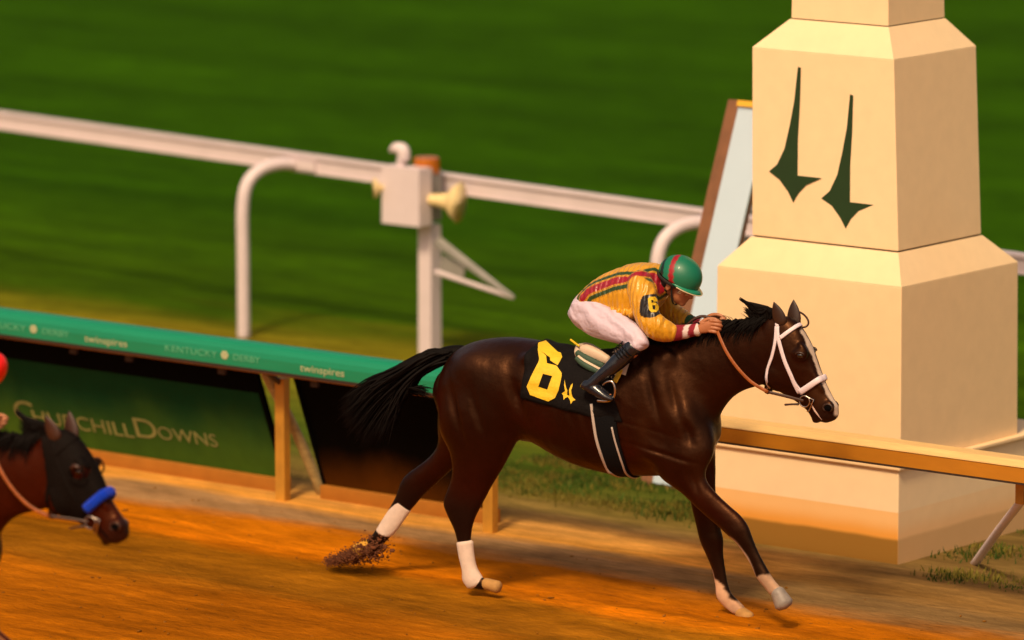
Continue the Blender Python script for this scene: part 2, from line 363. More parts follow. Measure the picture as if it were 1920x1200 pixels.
bm = bmesh.new(); frustum(bm, (-.650, .488, 2.342, 3.292, 1.978), (-.662, .436, 2.345, 3.282, 3.195)); shift(bm); obj('upper_shaft', bm, M_cream2, pil, bevel=.005)
bm = bmesh.new(); frustum(bm, (-.662, .436, 2.345, 3.282, 3.196), (-.447, .320, 2.455, 3.10, 3.383)); shift(bm); obj('upper_bevel', bm, M_cream2, pil)
bm = bmesh.new(); frustum(bm, (-.43, .305, 2.470, 3.09, 3.383), (-.43, .305, 2.470, 3.09, 3.391)); shift(bm); obj('joint', bm, M_dark_metal, pil)
bm = bmesh.new(); frustum(bm, (-.438, .312, 2.462, 3.098, 3.391), (-.42, .29, 2.48, 3.08, 4.6)); frustum(bm, (-.42, .29, 2.48, 3.08, 4.6), (-.07, -.06, 2.77, 2.78, 5.6)); shift(bm); obj('top_shaft', bm, M_cream2, pil)
def flat_poly(loops, place, off, thick, name, m, parent, shiftv=None):
    """polygon (first loop outer, others holes) traced in pixels and laid on a surface"""
    pts = [q for lp in loops for q in lp]
    tris = tessellate_polygon([[Vector((a, b, 0)) for a, b in lp] for lp in loops])
    bm = bmesh.new(); vs = [bm.verts.new((a, b, 0)) for a, b in pts]
    for t in tris:
        try: bm.faces.new([vs[i] for i in t])
        except ValueError: pass
    for _ in range(3):
        lng = [e for e in bm.edges if e.calc_length() > 9]
        if lng: bmesh.ops.subdivide_edges(bm, edges=lng, cuts=1); bmesh.ops.triangulate(bm, faces=bm.faces)
    for v in bm.verts:
        q, nrm = place(v.co.x, v.co.y)
        v.co = q + nrm*off
    if thick: 
        bmesh.ops.recalc_face_normals(bm, faces=bm.faces)
        bmesh.ops.solidify(bm, geom=bm.faces[:], thickness=-thick)
    if shiftv is not None: bmesh.ops.translate(bm, vec=-Vector(shiftv), verts=bm.verts)
    return obj(name, bm, m, parent)
for lp in ([(1497,125),(1502,127),(1500,200),(1496.5,260),(1496,329),(1541,334),(1512,347),(1498,362),(1488,379),(1478,358),(1462,336),(1443,321),(1458,308),(1472,278),(1481,238),(1490,190)],
           [(1594,177),(1600,179),(1598,250),(1594.5,310),(1594,379),(1638,384),(1610,396),(1596,411),(1586,429),(1576,409),(1560,386),(1540,372),(1556,358),(1570,328),(1579,288),(1588,240)]):
    flat_poly([lp], lambda a, b: (yp(a, b, 2.3435), Vector((0, -1, 0))), .002, .004, 'spire_emblem', M_emb, pil, PL)
# ------------------------------------------------------------------ inner rail of the dirt track
def extrude_profile(prof, x0, x1, n=1):
    bm = bmesh.new(); prev = None
    for i in range(n+1):
        x = x0+(x1-x0)*i/n; r = [bm.verts.new((x, a, b)) for a, b in prof]
        if prev:
            for k in range(len(prof)): bm.faces.new((prev[k], prev[(k+1)%len(prof)], r[(k+1)%len(prof)], r[k]))
        else: bm.faces.new(r[::-1])
        prev = r
    bm.faces.new(prev); return bm
prof = [(1.10, .935), (1.098, 1.01), (1.105, 1.045), (1.125, 1.072), (1.155, 1.090), (1.20, 1.097), (1.25, 1.090), (1.29, 1.07), (1.30, 1.04), (1.30, .95), (1.285, .95), (1.285, 1.03), (1.20, 1.07), (1.13, 1.04), (1.115, .935)]
gr = thing('track_rail', 'green covered inner track rail with pale lettering above the advertising panels', 'rail', (-5, 1.2, 0))
def sh2(bm, o): bmesh.ops.translate(bm, vec=-Vector(o.location), verts=bm.verts)
bm = extrude_profile(prof, -11, -1.15, 1); sh2(bm, gr); obj('rail_cover', bm, M_rail_green, gr, smooth=False)
bm = bmesh.new(); box(bm, -11, -1.15, 1.092, 1.118, .915, .934); sh2(bm, gr); obj('rail_lip', bm, M_dark_metal, gr)
bm = bmesh.new(); box(bm, -11, -1.15, 1.13, 1.28, .90, .925); sh2(bm, gr); obj('under_board', bm, M_rail_tan, gr)
def text_mesh(txt, size, extrude, spacing=1.0, wide=1.0):
    c = bpy.data.curves.new('t', 'FONT'); c.body = txt; c.size = size; c.extrude = extrude; c.space_character = spacing
    o = bpy.data.objects.new('t', c); COL.objects.link(o)
    dg = bpy.context.evaluated_depsgraph_get(); dg.update(); me = bpy.data.meshes.new_from_object(o.evaluated_get(dg)); bpy.data.objects.remove(o)
    me.transform(Matrix.Diagonal((wide, 1, 1, 1))); return me
def text_on(name, txt, size, x, y, z, m, parent, rx=90, wide=1.0, spacing=1.0):
    me = text_mesh(txt, size, .0012, spacing, wide)
    me.transform(Matrix.Translation(Vector((x, y, z))-parent.location) @ Matrix.Rotation(rad(rx), 4, 'X'))
    return link(name, me, m, parent, smooth=False)
def rail_x(px, Y=1.097, py=None):
    return yp(px, 600, Y).x
for px in (-125, 309, 560-17+200):
    pass
for k, (a, b_, c_, d_) in enumerate(((-50, 128, 158, 238), (308, 486, 562, 645))):
    x0, x1 = rail_x(a), rail_x(b_); me_w = x1-x0
    t1 = text_on('lettering', 'KENTUCKY', .062, x0, 1.0965, .975, M_pale, gr, wide=1.0, spacing=1.05)
    w0 = t1.dimensions.x if False else max(v.co.x for v in t1.data.vertices)-min(v.co.x for v in t1.data.vertices)
    f = me_w*.55/w0
    for v in t1.data.vertices: v.co.x = (v.co.x+gr.location.x-x0)*f+x0-gr.location.x
    t2 = text_on('lettering', 'DERBY', .062, x0+me_w*.72, 1.0965, .975, M_pale, gr)
    w1 = max(v.co.x for v in t2.data.vertices)-min(v.co.x for v in t2.data.vertices); f = me_w*.28/w1; xo = x0+me_w*.72
    for v in t2.data.vertices: v.co.x = (v.co.x+gr.location.x-xo)*f+xo-gr.location.x
    bm = bmesh.new()
    for q in range(6):
        a_ = q*math.pi/3; ellipsoid(bm, (x0+me_w*.635+.018*math.cos(a_), 1.0965, 1.0+.016*math.sin(a_)), (.017, .0015, .015), seg=10)
    sh2(bm, gr); obj('flower_mark', bm, M_tanlet, gr)
    x0, x1 = rail_x(c_), rail_x(d_)
    t3 = text_on('lettering', 'twinspires', .07, x0, 1.0965, .962, M_tanlet, gr)
    w1 = max(v.co.x for v in t3.data.vertices)-min(v.co.x for v in t3.data.vertices); f = (x1-x0)/w1
    for v in t3.data.vertices: v.co.x = (v.co.x+gr.location.x-x0)*f+x0-gr.location.x
for X in (-5.55, -5.04, -4.21, -3.4, -2.8):
    bm = bmesh.new(); box(bm, X-.03, X+.03, 1.21, 1.235, .84, .90); box(bm, X-.06, X+.06, 1.20, 1.245, .885, .90); sh2(bm, gr); obj('bracket', bm, M_dark_metal, gr)
br = thing('track_rail', 'tan brown weathered rail running past the foot of the cream pillar', 'rail', (1, 1.2, 0))
prof2 = [(1.09, .882), (1.088, .972), (1.14, 1.000), (1.26, 1.000), (1.29, .97), (1.29, .905), (1.27, .905), (1.26, .95), (1.12, .95), (1.105, .882)]
bm = extrude_profile(prof2, -1.149, 6.5, 1); sh2(bm, br); obj('rail_cover', bm, M_rail_tan, br)
bm = extrude_profile([(1.083, .976), (1.085, .982), (1.136, 1.010), (1.262, 1.010), (1.262, 1.003), (1.139, 1.003), (1.087, .976)], -1.149, 6.5); sh2(bm, br); obj('rail_cap', bm, mat('rail_cap_pale', (.80, .52, .20), .5, var=.18, stretch=(.5, 4, 1)), br)
bm = bmesh.new(); box(bm, -1.149, 6.5, 1.086, 1.11, .870, .881); sh2(bm, br); obj('rail_lip', bm, M_dark_metal, br)
def rail_post(X, label, brace=True, dz=0):
    t = thing('rail_post', label, 'post', (X, 1.36, 0), group='posts that carry the inner track rail')
    bm = bmesh.new(); box(bm, -.04, .04, -.03, .03, -.02, .84); obj('upright', bm, M_post, t, bevel=.006)
    bm = bmesh.new(); tube(bm, [(-.02, -.16, .93), (-.02, -.08, .86), (0, 0, .80)], .022, 8); obj('arm', bm, M_dark_metal, t, smooth=True)
    if brace:
        bm = bmesh.new(); tube(bm, [(-.1, -.05, .86), (-.02, .16, .45), (.07, .32, .02)], .036, 12); obj('slanted_leg', bm, mat('galvanised_pipe', (.42, .30, .12), .5, var=.4, scale=14, stretch=(1, 1, 3)), t, smooth=True)
    return t
rail_post(-3.80, 'yellowish rail post with slanted leg between the green and black panels')
rail_post(-2.03, 'rusty rail post at the right end of the black panel behind the hind legs', brace=False)
bm = bmesh.new(); box(bm, 2.07, 2.13, 1.30, 1.36, .70, .90); sh2(bm, br); obj('bracket', bm, M_post, br, bevel=.005)
rail_post(-7.3, 'rail post outside the left edge of the picture', brace=False)
bm = bmesh.new(); tube(bm, [(.977, 2.508, -.02), (1.55, 1.93, .38), (2.10, 1.37, .74)], .027, 10); o = obj('brace_pole', bm, M_white, smooth=True, loc=(.977, 2.508, 0))
tag(o, 'white slanting brace pole set in the ground right of the cream pillar', 'pole')
def panel(x0, x1, m, label, name='advertising_panel'):
    t = thing(name, label, 'panel', ((x0+x1)/2, 1.6, 0)); bm = bmesh.new()
    th = .012; ztop, ybot, ytop = .868, 1.60, 1.30
    pr = [(ybot, .09), (ytop, ztop), (ytop+th, ztop+.004), (ybot+th, .09)]
    b2 = extrude_profile(pr, x0, x1); sh2(b2, t); obj('board', b2, m, t)
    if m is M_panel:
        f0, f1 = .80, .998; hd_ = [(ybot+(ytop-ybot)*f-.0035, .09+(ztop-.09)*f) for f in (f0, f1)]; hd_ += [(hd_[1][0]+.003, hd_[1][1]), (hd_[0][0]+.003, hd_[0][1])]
        b4 = extrude_profile(hd_, x0, x1); sh2(b4, t); obj('top_strip', b4, M_black, t)  # flat black strip along the top of the green board
    bm = bmesh.new(); box(bm, x0-.02, x1+.02, 1.555, 1.66, -.02, .10); sh2(bm, t); obj('kick_board', bm, M_kick, t, bevel=.006)
    for x in (x0-.012, x1+.012):
        pr2 = [(a-.008, b+.002) for a, b in pr]; b3 = extrude_profile([(ybot-.012, .102), (ytop-.012, ztop), (ytop+.03, ztop+.006), (ybot+.03, .102)], x-.013, x+.013); sh2(b3, t); obj('edge_frame', b3, M_black, t)
    return t
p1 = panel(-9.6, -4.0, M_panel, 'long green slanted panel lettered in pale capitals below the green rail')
p2 = panel(-3.62, -2.20, M_panel_b, 'plain black slanted panel behind the tail of the leading horse')
# lettering lies in the plane of the slanted board
ang = math.atan2(.868-.09, 1.30-1.60)
def panel_pt(px, py):
    n_ = Vector((0, -(.868-.09), -.30)).normalized(); p0 = Vector((0, 1.60, .09)); r = ray(px, py); t = (p0-CAM).dot(n_)/r.dot(n_); return CAM+r*t
exd = Vector((1, 0, 0)); upd = Vector((0, 1.30-1.60, .868-.09)).normalized(); nd = exd.cross(upd)
def panel_text(txt, pa, pb, height, name='lettering'):
    A, B = panel_pt(*pa), panel_pt(*pb); me = text_mesh(txt, 1.0, .002)
    xs = [v.co.x for v in me.vertices]; ys = [v.co.y for v in me.vertices]
    sx = (B.x-A.x)/(max(xs)-min(xs)); sy = height/(max(ys)-min(ys)); mx, my = min(xs), min(ys)
    for v in me.vertices:
        v.co = A + exd*((v.co.x-mx)*sx) + upd*((v.co.y-my)*sy) + nd*(.004+v.co.z*.5) - p1.location
    link(name, me, M_pan_txt, p1, smooth=False)
M_pan_txt = mat('worn_lettering', (.24, .25, .08), .7, var=.4, scale=6)
A = panel_pt(33, 790)
panel_text('C', (33, 787), (70, 793), .165); panel_text('HURCHILL', (66, 793), (253, 818), .108)
panel_text('D', (258, 818), (298, 822), .150); panel_text('OWNS', (300, 822), (411, 839), .100)
bm = bmesh.new()
q = [panel_pt(*a) for a in ((-60, 800), (-20, 770), (16, 779), (2, 790), (-12, 840), (-50, 850))]
vs = [bm.verts.new(x+nd*.004-p1.location) for x in q]; bm.faces.new(vs); obj('pale_mark', bm, M_pan_txt, p1)
# ------------------------------------------------------------------ white turf rail behind
ZR = 1.42
RA, RB = gp(0, 210, ZR), gp(1300, 391, ZR)
dirR = (RB-RA).normalized(); angR = math.atan2(dirR.y, dirR.x); nR = Vector((-dirR.y, dirR.x, 0))
fr = thing('turf_rail', 'long white rail of the turf course crossing the grass', 'rail', (RA.x, RA.y, 0), angR)
Lr = (RB-RA).length
bm = bmesh.new(); box(bm, -9, Lr+22, 0, .05, ZR-.128, ZR-.024); obj('rail_beam', bm, M_white, fr)
bm = bmesh.new(); box(bm, -9, Lr+22, -.018, .068, ZR-.024, ZR); obj('top_flange', bm, M_white, fr, bevel=.006)
bm = bmesh.new(); box(bm, -9, Lr+22, -.012, .062, ZR-.142, ZR-.128); obj('bottom_flange', bm, M_white, fr, bevel=.004)
def goose(px, label):
    d = -.46; s0 = 0.0
    def sx(q): w_ = q-CAM; return 960+FPX*w_.dot(CR)/w_.dot(CD)
    RG = Vector((RA.x, RA.y, 0))
    for _ in range(30): s0 += (px-sx(RG+dirR*s0+nR*d))*.003
    f = RG+dirR*s0+nR*d
    t = thing('rail_post', label, 'post', f, angR, 'curved white posts of the turf rail')
    h = ZR-.075; bm = bmesh.new()
    tube(bm, [(0, 0, -.02), (0, 0, .6), (0, 0, h-.33), (.01, -d*.10, h-.13), (.04, -d*.36, h-.03), (.08, -d*.70, h-.0), (.11, -d*.97-.02, h-.01)], .050, 16, 6)
    obj('pipe', bm, M_white, t, smooth=True)
    bm = bmesh.new(); box(bm, .02, .36, -d-.03, -d-.003, h-.045, h+.035); obj('rail_clamp', bm, M_white, t, bevel=.004)
goose(457, 'curved white rail post standing in the dry grass left of the horn speakers')
goose(1230, 'curved white rail post behind the green and red helmet')
# ------------------------------------------------------------------ equipment mast with horns
E0 = gp(806, 676); SC = 11000/((E0-CAM).dot(CD))
em = thing('equipment_mast', 'white mast with junction box, horn speakers and amber lamp beside the turf rail', 'mast', E0)
def ep(px, py, dy=0.0): return yp(px, py, E0.y+dy)-E0
zc = ep(806, 400).z
bm = bmesh.new(); box(bm, -.062, .062, -.062, .062, -.02, ep(806, 420).z); obj('column', bm, M_white, em, bevel=.015)
bm = bmesh.new(); a = ep(812, 425); b_ = ep(812, 318); box(bm, -.05, .07, -.06, .06, a.z+.05, b_.z); obj('upper_housing', bm, M_greyp, em, bevel=.01)
a = ep(722, 412, -.2); b_ = ep(792, 322, -.2)
bm = bmesh.new(); box(bm, a.x, b_.x, -.24, -.09, a.z-.02, b_.z+.02); obj('junction_box', bm, M_white, em, bevel=.012)
bm = bmesh.new(); a = ep(752, 318, -.15); tube(bm, [a, a+Vector((0, 0, .09))], [.032, .032], 12); obj('camera_stalk', bm, M_white, em, smooth=True)
bm = bmesh.new(); c = ep(752, 286, -.15); tube(bm, [c+Vector((.03, 0, -.05)), c+Vector((.02, 0, .02)), c+Vector((-.05, -.01, .03)), c+Vector((-.09, -.02, .005))], [.045, .05, .04, .012], 14); obj('camera_head', bm, M_white, em, smooth=True)
bm = bmesh.new(); c = ep(800, 325); bmesh.ops.create_cone(bm, cap_ends=True, segments=24, radius1=.105, radius2=.098, depth=.125, matrix=Matrix.Translation(c+Vector((0, 0, .062)))); obj('amber_lamp', bm, M_orange, em, bevel=.01)
def horn(c, d, L, r, m, name='horn_speaker'):
    bm = bmesh.new(); d = Vector(d).normalized()
    c = Vector(c); tube(bm, [c, c+d*L*.25, c+d*L*.5, c+d*L*.75, c+d*L*.93, c+d*L], [r*.25, r*.30, r*.36, r*.52, r*.86, r*1.08], 20, 3, cap=False)
    tube(bm, [c+d*L, c+d*L*.98, c+d*L*.7, c+d*L*.3], [r*1.08, r*1.0, r*.45, r*.22], 20, 3, cap=True)
    obj(name, bm, m, em, smooth=True)
horn(ep(790, 372, -.12), CR+Vector((.1, -.35, -.05)), .31, .145, M_yel)
horn(ep(728, 352, -.2), -CR+Vector((-.1, -.3, 0)), .11, .075, M_yel)
# folding arm: two bars meeting at a tip with a grey plate between
tip = ep(962, 558, -.25); r1 = ep(824, 455, -.05); r2 = ep(818, 510, -.05)
bm = bmesh.new(); tube(bm, [r1, tip], [.045, .018], 6); obj('upper_bar', bm, M_greyp, em)
bm = bmesh.new(); tube(bm, [r2, tip], [.020, .016], 8); obj('lower_bar', bm, M_white, em)
bm = bmesh.new(); n_ = Vector((.1, -.02, 0)); v0, v1, v2, v3 = r1+Vector((.03, 0, -.09)), r1.lerp(tip, .36)+Vector((0, 0, -.03)), r2.lerp(tip, .35), r2+Vector((.03, 0, .02))
qs = [bm.verts.new(x+Vector((0, s*.006, 0))) for s in (-1, 1) for x in (v0, v1, v2, v3)]
bm.faces.new(qs[3::-1]); bm.faces.new(qs[4:]); [bm.faces.new((qs[i], qs[(i+1)%4], qs[4+(i+1)%4], qs[4+i])) for i in range(4)]
obj('plate', bm, M_greyp, em)
# ------------------------------------------------------------------ leaning finish-line mirror
MB = gp(1226, 914)
mi = thing('finish_mirror', 'tall narrow mirror leaning back, bluish white in a brown board, left of the cream pillar', 'mirror', MB)
def mirror_slab(x0, x1, z0, z1, y0, y1):
    bm = bmesh.new(); box(bm, x0, x1, y0, y1, z0, z1); bmesh.ops.rotate(bm, cent=(0, 0, 0), matrix=Matrix.Rotation(-MLEAN, 3, 'X'), verts=bm.verts); return bm
MLEAN = rad(21.5); ML = 2.72
M_mirror = mat('mirror_glass', (.78, .94, 1.0), .22, metal=.5, var=.04, scale=2)
obj('back_board', mirror_slab(-.13, .235, 0, ML+.02, .012, .05), M_brownb, mi)
obj('mirror_face', mirror_slab(-.02, .235, .03, ML-.03, -.004, .012), M_mirror, mi)
obj('top_cap', mirror_slab(-.02, .245, ML-.03, ML+.01, -.03, .011), M_gold, mi)
bm = bmesh.new(); tube(bm, [(.1, 1.35, 0), (.1, .72, 1.55)], .025, 8); obj('back_strut', bm, M_brownb, mi, smooth=True)
g0 = gp(1392, 640)
ub = thing('utility_box', 'dark grey utility box between the leaning mirror and the pillar', 'box', g0)
ztop = yp(1392, 388, g0.y).z
bm = bmesh.new(); box(bm, -.12, .12, -.1, .1, -.02, ztop-.05); obj('cabinet', bm, mat('grey_cabinet', (.10, .095, .085), .5, var=.2), ub, bevel=.01)
bm = bmesh.new(); box(bm, -.14, .14, -.12, .12, ztop-.049, ztop); obj('lid', bm, M_greyp, ub, bevel=.01)
# ================================================================== horse and rider, built in the leading horse's own frame
HA = rad(11)                                              # heading of the horse against world X
HR = Matrix.Rotation(-HA, 3, 'Z'); CL = HR @ CAM
def P(px, py, y=0.0):
    r = HR @ ray(px, py); return CL + r*((y-CL.y)/r.y)
def PJ(v):                                                # local point -> photograph pixel (for checks)
    q = (HR.transposed() @ Vector(v))-CAM; d = q.dot(CD); return 960+FPX*q.dot(CR)/d, 600-FPX*q.dot(CU)/d
PX = 1/306.0
LY = Vector((0, 1, 0))
def pair(a, b, y, w, yb=None):
    """section through two outline points a (front/top) and b (rear/bottom); w = half width in metres"""
    A = P(*a, y); B = P(*b, y if yb is None else yb); return ((A+B)/2, (A-B)/2, LY*w)
def hit(bvh, px, py, off=0.0):
    d = (HR @ ray(px, py)).normalized(); h = bvh.ray_cast(CL, d)
    if h[0] is None: return None, None
    return h[0]+h[1]*off, h[1]
def limb(bm, secs, seg=18, sub=4, e=1.0): rings(bm, secs, seg, sub, e)

def horse_body(second=False):
    bm = bmesh.new()
    # trunk
    rings(bm, [pair((836, 690), (826, 762), 0, .11), pair((858, 655), (848, 800), 0, .20), pair((900, 637), (905, 812), 0, .255), pair((950, 632), (958, 815), 0, .275),
               pair((1000, 637), (1005, 828), 0, .265), pair((1055, 650), (1060, 860), 0, .28), pair((1110, 660), (1112, 879), 0, .29), pair((1160, 655), (1168, 891), 0, .275),
               pair((1205, 640), (1222, 893), 0, .24), pair((1240, 634), (1275, 890), 0, .22), pair((1275, 655), (1318, 872), 0, .20), pair((1305, 700), (1338, 840), 0, .15)], 36, 4, e=.93)
    # neck
    rings(bm, [pair((1190, 650), (1300, 850), 0, .16), pair((1225, 640), (1330, 812), 0, .15), pair((1270, 624), (1350, 782), 0, .115), pair((1320, 613), (1370, 752), 0, .09),
               pair((1370, 607), (1398, 734), 0, .075), pair((1420, 602), (1428, 722), 0, .075), pair((1452, 597), (1456, 705), 0, .075)], 28, 4)
    # head
    rings(bm, [pair((1447, 592), (1432, 650), 0, .06), pair((1480, 594), (1434, 690), 0, .078), pair((1503, 614), (1444, 716), 0, .090), pair((1519, 642), (1462, 734), 0, .092),
               pair((1530, 670), (1480, 744), 0, .080), pair((1541, 700), (1499, 757), 0, .060), pair((1552, 726), (1514, 770), 0, .050), pair((1563, 748), (1524, 785), 0, .053),
               pair((1571, 762), (1536, 790), 0, .052), pair((1571, 778), (1550, 790), 0, .035)], 28, 5, e=.92)
    for s in (-1, 1):
        M = None
        ellipsoid(bm, P(1462, 703, s*.048), (.105, .045, .105))                 # cheek
        ellipsoid(bm, P(1500, 664, s*.074), (.050, .028, .040))                 # eye orbit
        ellipsoid(bm, P(1506, 653, s*.066), (.045, .024, .018), Matrix.Rotation(rad(50), 3, 'Y'))
        ellipsoid(bm, P(1528, 706, s*.046), (.11, .012, .014), Matrix.Rotation(rad(60), 3, 'Y'))   # facial crest
        ellipsoid(bm, P(1554, 762, s*.040), (.036, .022, .036))                 # nostril wing
        ellipsoid(bm, P(1313, 830, s*.100), (.10, .085, .125))                  # breast
        ellipsoid(bm, P(1275, 790, s*.150), (.13, .070, .17), Matrix.Rotation(rad(-25), 3, 'Y'))
        ellipsoid(bm, P(1232, 705, s*.125), (.09, .050, .20), Matrix.Rotation(rad(28), 3, 'Y'))     # shoulder blade
        ellipsoid(bm, P(1222, 842, s*.185), (.15, .045, .085), Matrix.Rotation(rad(20), 3, 'Y'))    # triceps
        ellipsoid(bm, P(905, 700, s*.145), (.20, .12, .15), Matrix.Rotation(rad(15), 3, 'Y'))       # croup
        ellipsoid(bm, P(990, 672, s*.195), (.06, .045, .045))                      # point of hip
    ellipsoid(bm, P(1546, 786, 0), (.034, .030, .020), Matrix.Rotation(rad(25), 3, 'Y'))           # lower lip
    ellipsoid(bm, P(1532, 786, 0), (.034, .028, .024), Matrix.Rotation(rad(-20), 3, 'Y'))          # chin
    ellipsoid(bm, P(1562, 776, 0), (.038, .040, .028))                           # upper lip
    ellipsoid(bm, P(1440, 735-4, 0), (.03, .03, .03))
    ellipsoid(bm, P(985, 815, -.04), (.07, .06, .05))                           # flank / sheath
    # near hind leg
    y = -.155
    rings(bm, [pair((975, 700), (835, 720), y+.02, .11), pair((986, 760), (823, 770), y, .125), pair((977, 808), (824, 810), y, .115), pair((962, 846), (842, 846), y, .09),
               pair((941, 886), (846, 884), y, .066), pair((918, 922), (838, 918), y, .05), pair((901, 952), (831, 944), y, .045), pair((890, 975), (840, 968), y, .041),
               pair((884, 1000), (853, 997), y, .032), pair((884, 1030), (860, 1030), y, .028), pair((889, 1058), (866, 1060), y, .028), pair((898, 1078), (870, 1083), y, .034),
               pair((908, 1084), (884, 1101), y, .030), pair((920, 1090), (906, 1106), y, .034)], 22, 4)
    # far hind leg, kicked back
    y = .14
    rings(bm, [pair((960, 740), (822, 735), y, .12), pair((925, 815), (820, 800), y, .105), pair((880, 858), (822, 830), y, .08), pair((845, 885), (798, 860), y, .058),
               pair((812, 913), (766, 884), y, .046), pair((792, 932), (752, 903), y, .043), pair((775, 952), (742, 930), y, .036), pair((760, 970), (731, 950), y, .029),
               pair((742, 992), (717, 975), y, .028), pair((731, 1008), (704, 994), y, .034), pair((718, 1022), (694, 1006), y, .029), pair((704, 1034), (680, 1016), y, .035)], 20, 4)
    # near fore leg, reaching
    y = -.135
    rings(bm, [pair((1335, 800), (1230, 770), y+.03, .08), pair((1340, 850), (1222, 850), y, .09), pair((1322, 892), (1234, 893), y, .078), pair((1342, 920), (1272, 922), y, .058),
               pair((1367, 945), (1308, 955), y, .048), pair((1388, 965), (1342, 983), y, .043), pair((1402, 985), (1366, 1005), y, .044), pair((1409, 1003), (1381, 1019), y, .038),
               pair((1419, 1028), (1395, 1039), y, .028), pair((1431, 1052), (1409, 1062), y, .026), pair((1442, 1072), (1418, 1082), y, .034), pair((1452, 1088), (1430, 1098), y, .029),
               pair((1466, 1104), (1444, 1115), y, .034)], 20, 4)
    # far fore leg, planted
    y = .12
    rings(bm, [pair((1340, 800), (1240, 800), y-.02, .10), pair((1343, 862), (1255, 862), y, .085), pair((1343, 905), (1284, 910), y, .065), pair((1344, 945), (1297, 950), y, .050),
               pair((1350, 985), (1306, 988), y, .043), pair((1356, 1012), (1313, 1015), y, .044), pair((1356, 1036), (1324, 1040), y, .035), pair((1360, 1066), (1335, 1068), y, .027),
               pair((1365, 1095), (1341, 1098), y, .026), pair((1372, 1113), (1344, 1120), y, .034), pair((1385, 1126), (1358, 1138), y, .029), pair((1397, 1139), (1376, 1152), y, .034)], 20, 4)
    me = remesh(bm, .0085, 8, .5)
    co = coords(me); trunk = sm(co[:, 2], .62, .82)*(1-sm(co[:, 0], P(1385, 650, 0).x, P(1435, 650, 0).x))
    co = lap(me, co, trunk*.92+.0, 70); co = lap(me, co, np.full(len(co), .4), 4)
    nr = np.empty(len(me.vertices)*3, 'f'); me.vertices.foreach_get('normal', nr); nr = nr.reshape(-1, 3)
    for (a, b, y, dx, dz, h) in ((1225, 742, 0, .012, .14, -.008), (1262, 745, 0, .014, .13, -.008), (1205, 800, 0, .10, .012, -.001), (1245, 850, 0, .09, .014, -.0035), (975, 740, 0, .016, .12, -.010), (860, 770, 0, .012, .16, -.007), (905, 775, 0, .012, .12, -.006), (1290, 812, 0, .012, .07, -.007), (1300, 905, 0, .010, .07, -.005)):
        c = P(a, b, -.2); r = co-np.array(c); t = rad(18 if dz > dx else -12); u_ = r[:, 0]*math.cos(t)+r[:, 2]*math.sin(t); v_ = -r[:, 0]*math.sin(t)+r[:, 2]*math.cos(t)
        co = co+nr*(h*3.0*np.exp(-(u_/dx)**2*.5*.35-(v_/dz)**2)*sm(np.abs(nr[:, 1]), .3, .7))[:, None]
    rb = P(1085, 790, -.25); r = co-np.array(rb); near_ = sm(np.abs(nr[:, 1]), .4, .8)
    co = co+nr*(.0022*np.sin((r[:, 0]+.35*r[:, 2])*75)*np.exp(-(r[:, 0]/.22)**2-(r[:, 2]/.16)**2)*near_)[:, None]
    tr = sm(co[:, 2], .5, .8); co = co+nr*(.0016*vnoise(co*np.array([1, 1, .6]), 22, 31)*tr)[:, None]
    me.vertices.foreach_set('co', co.astype('f').ravel()); me.update()
    return me
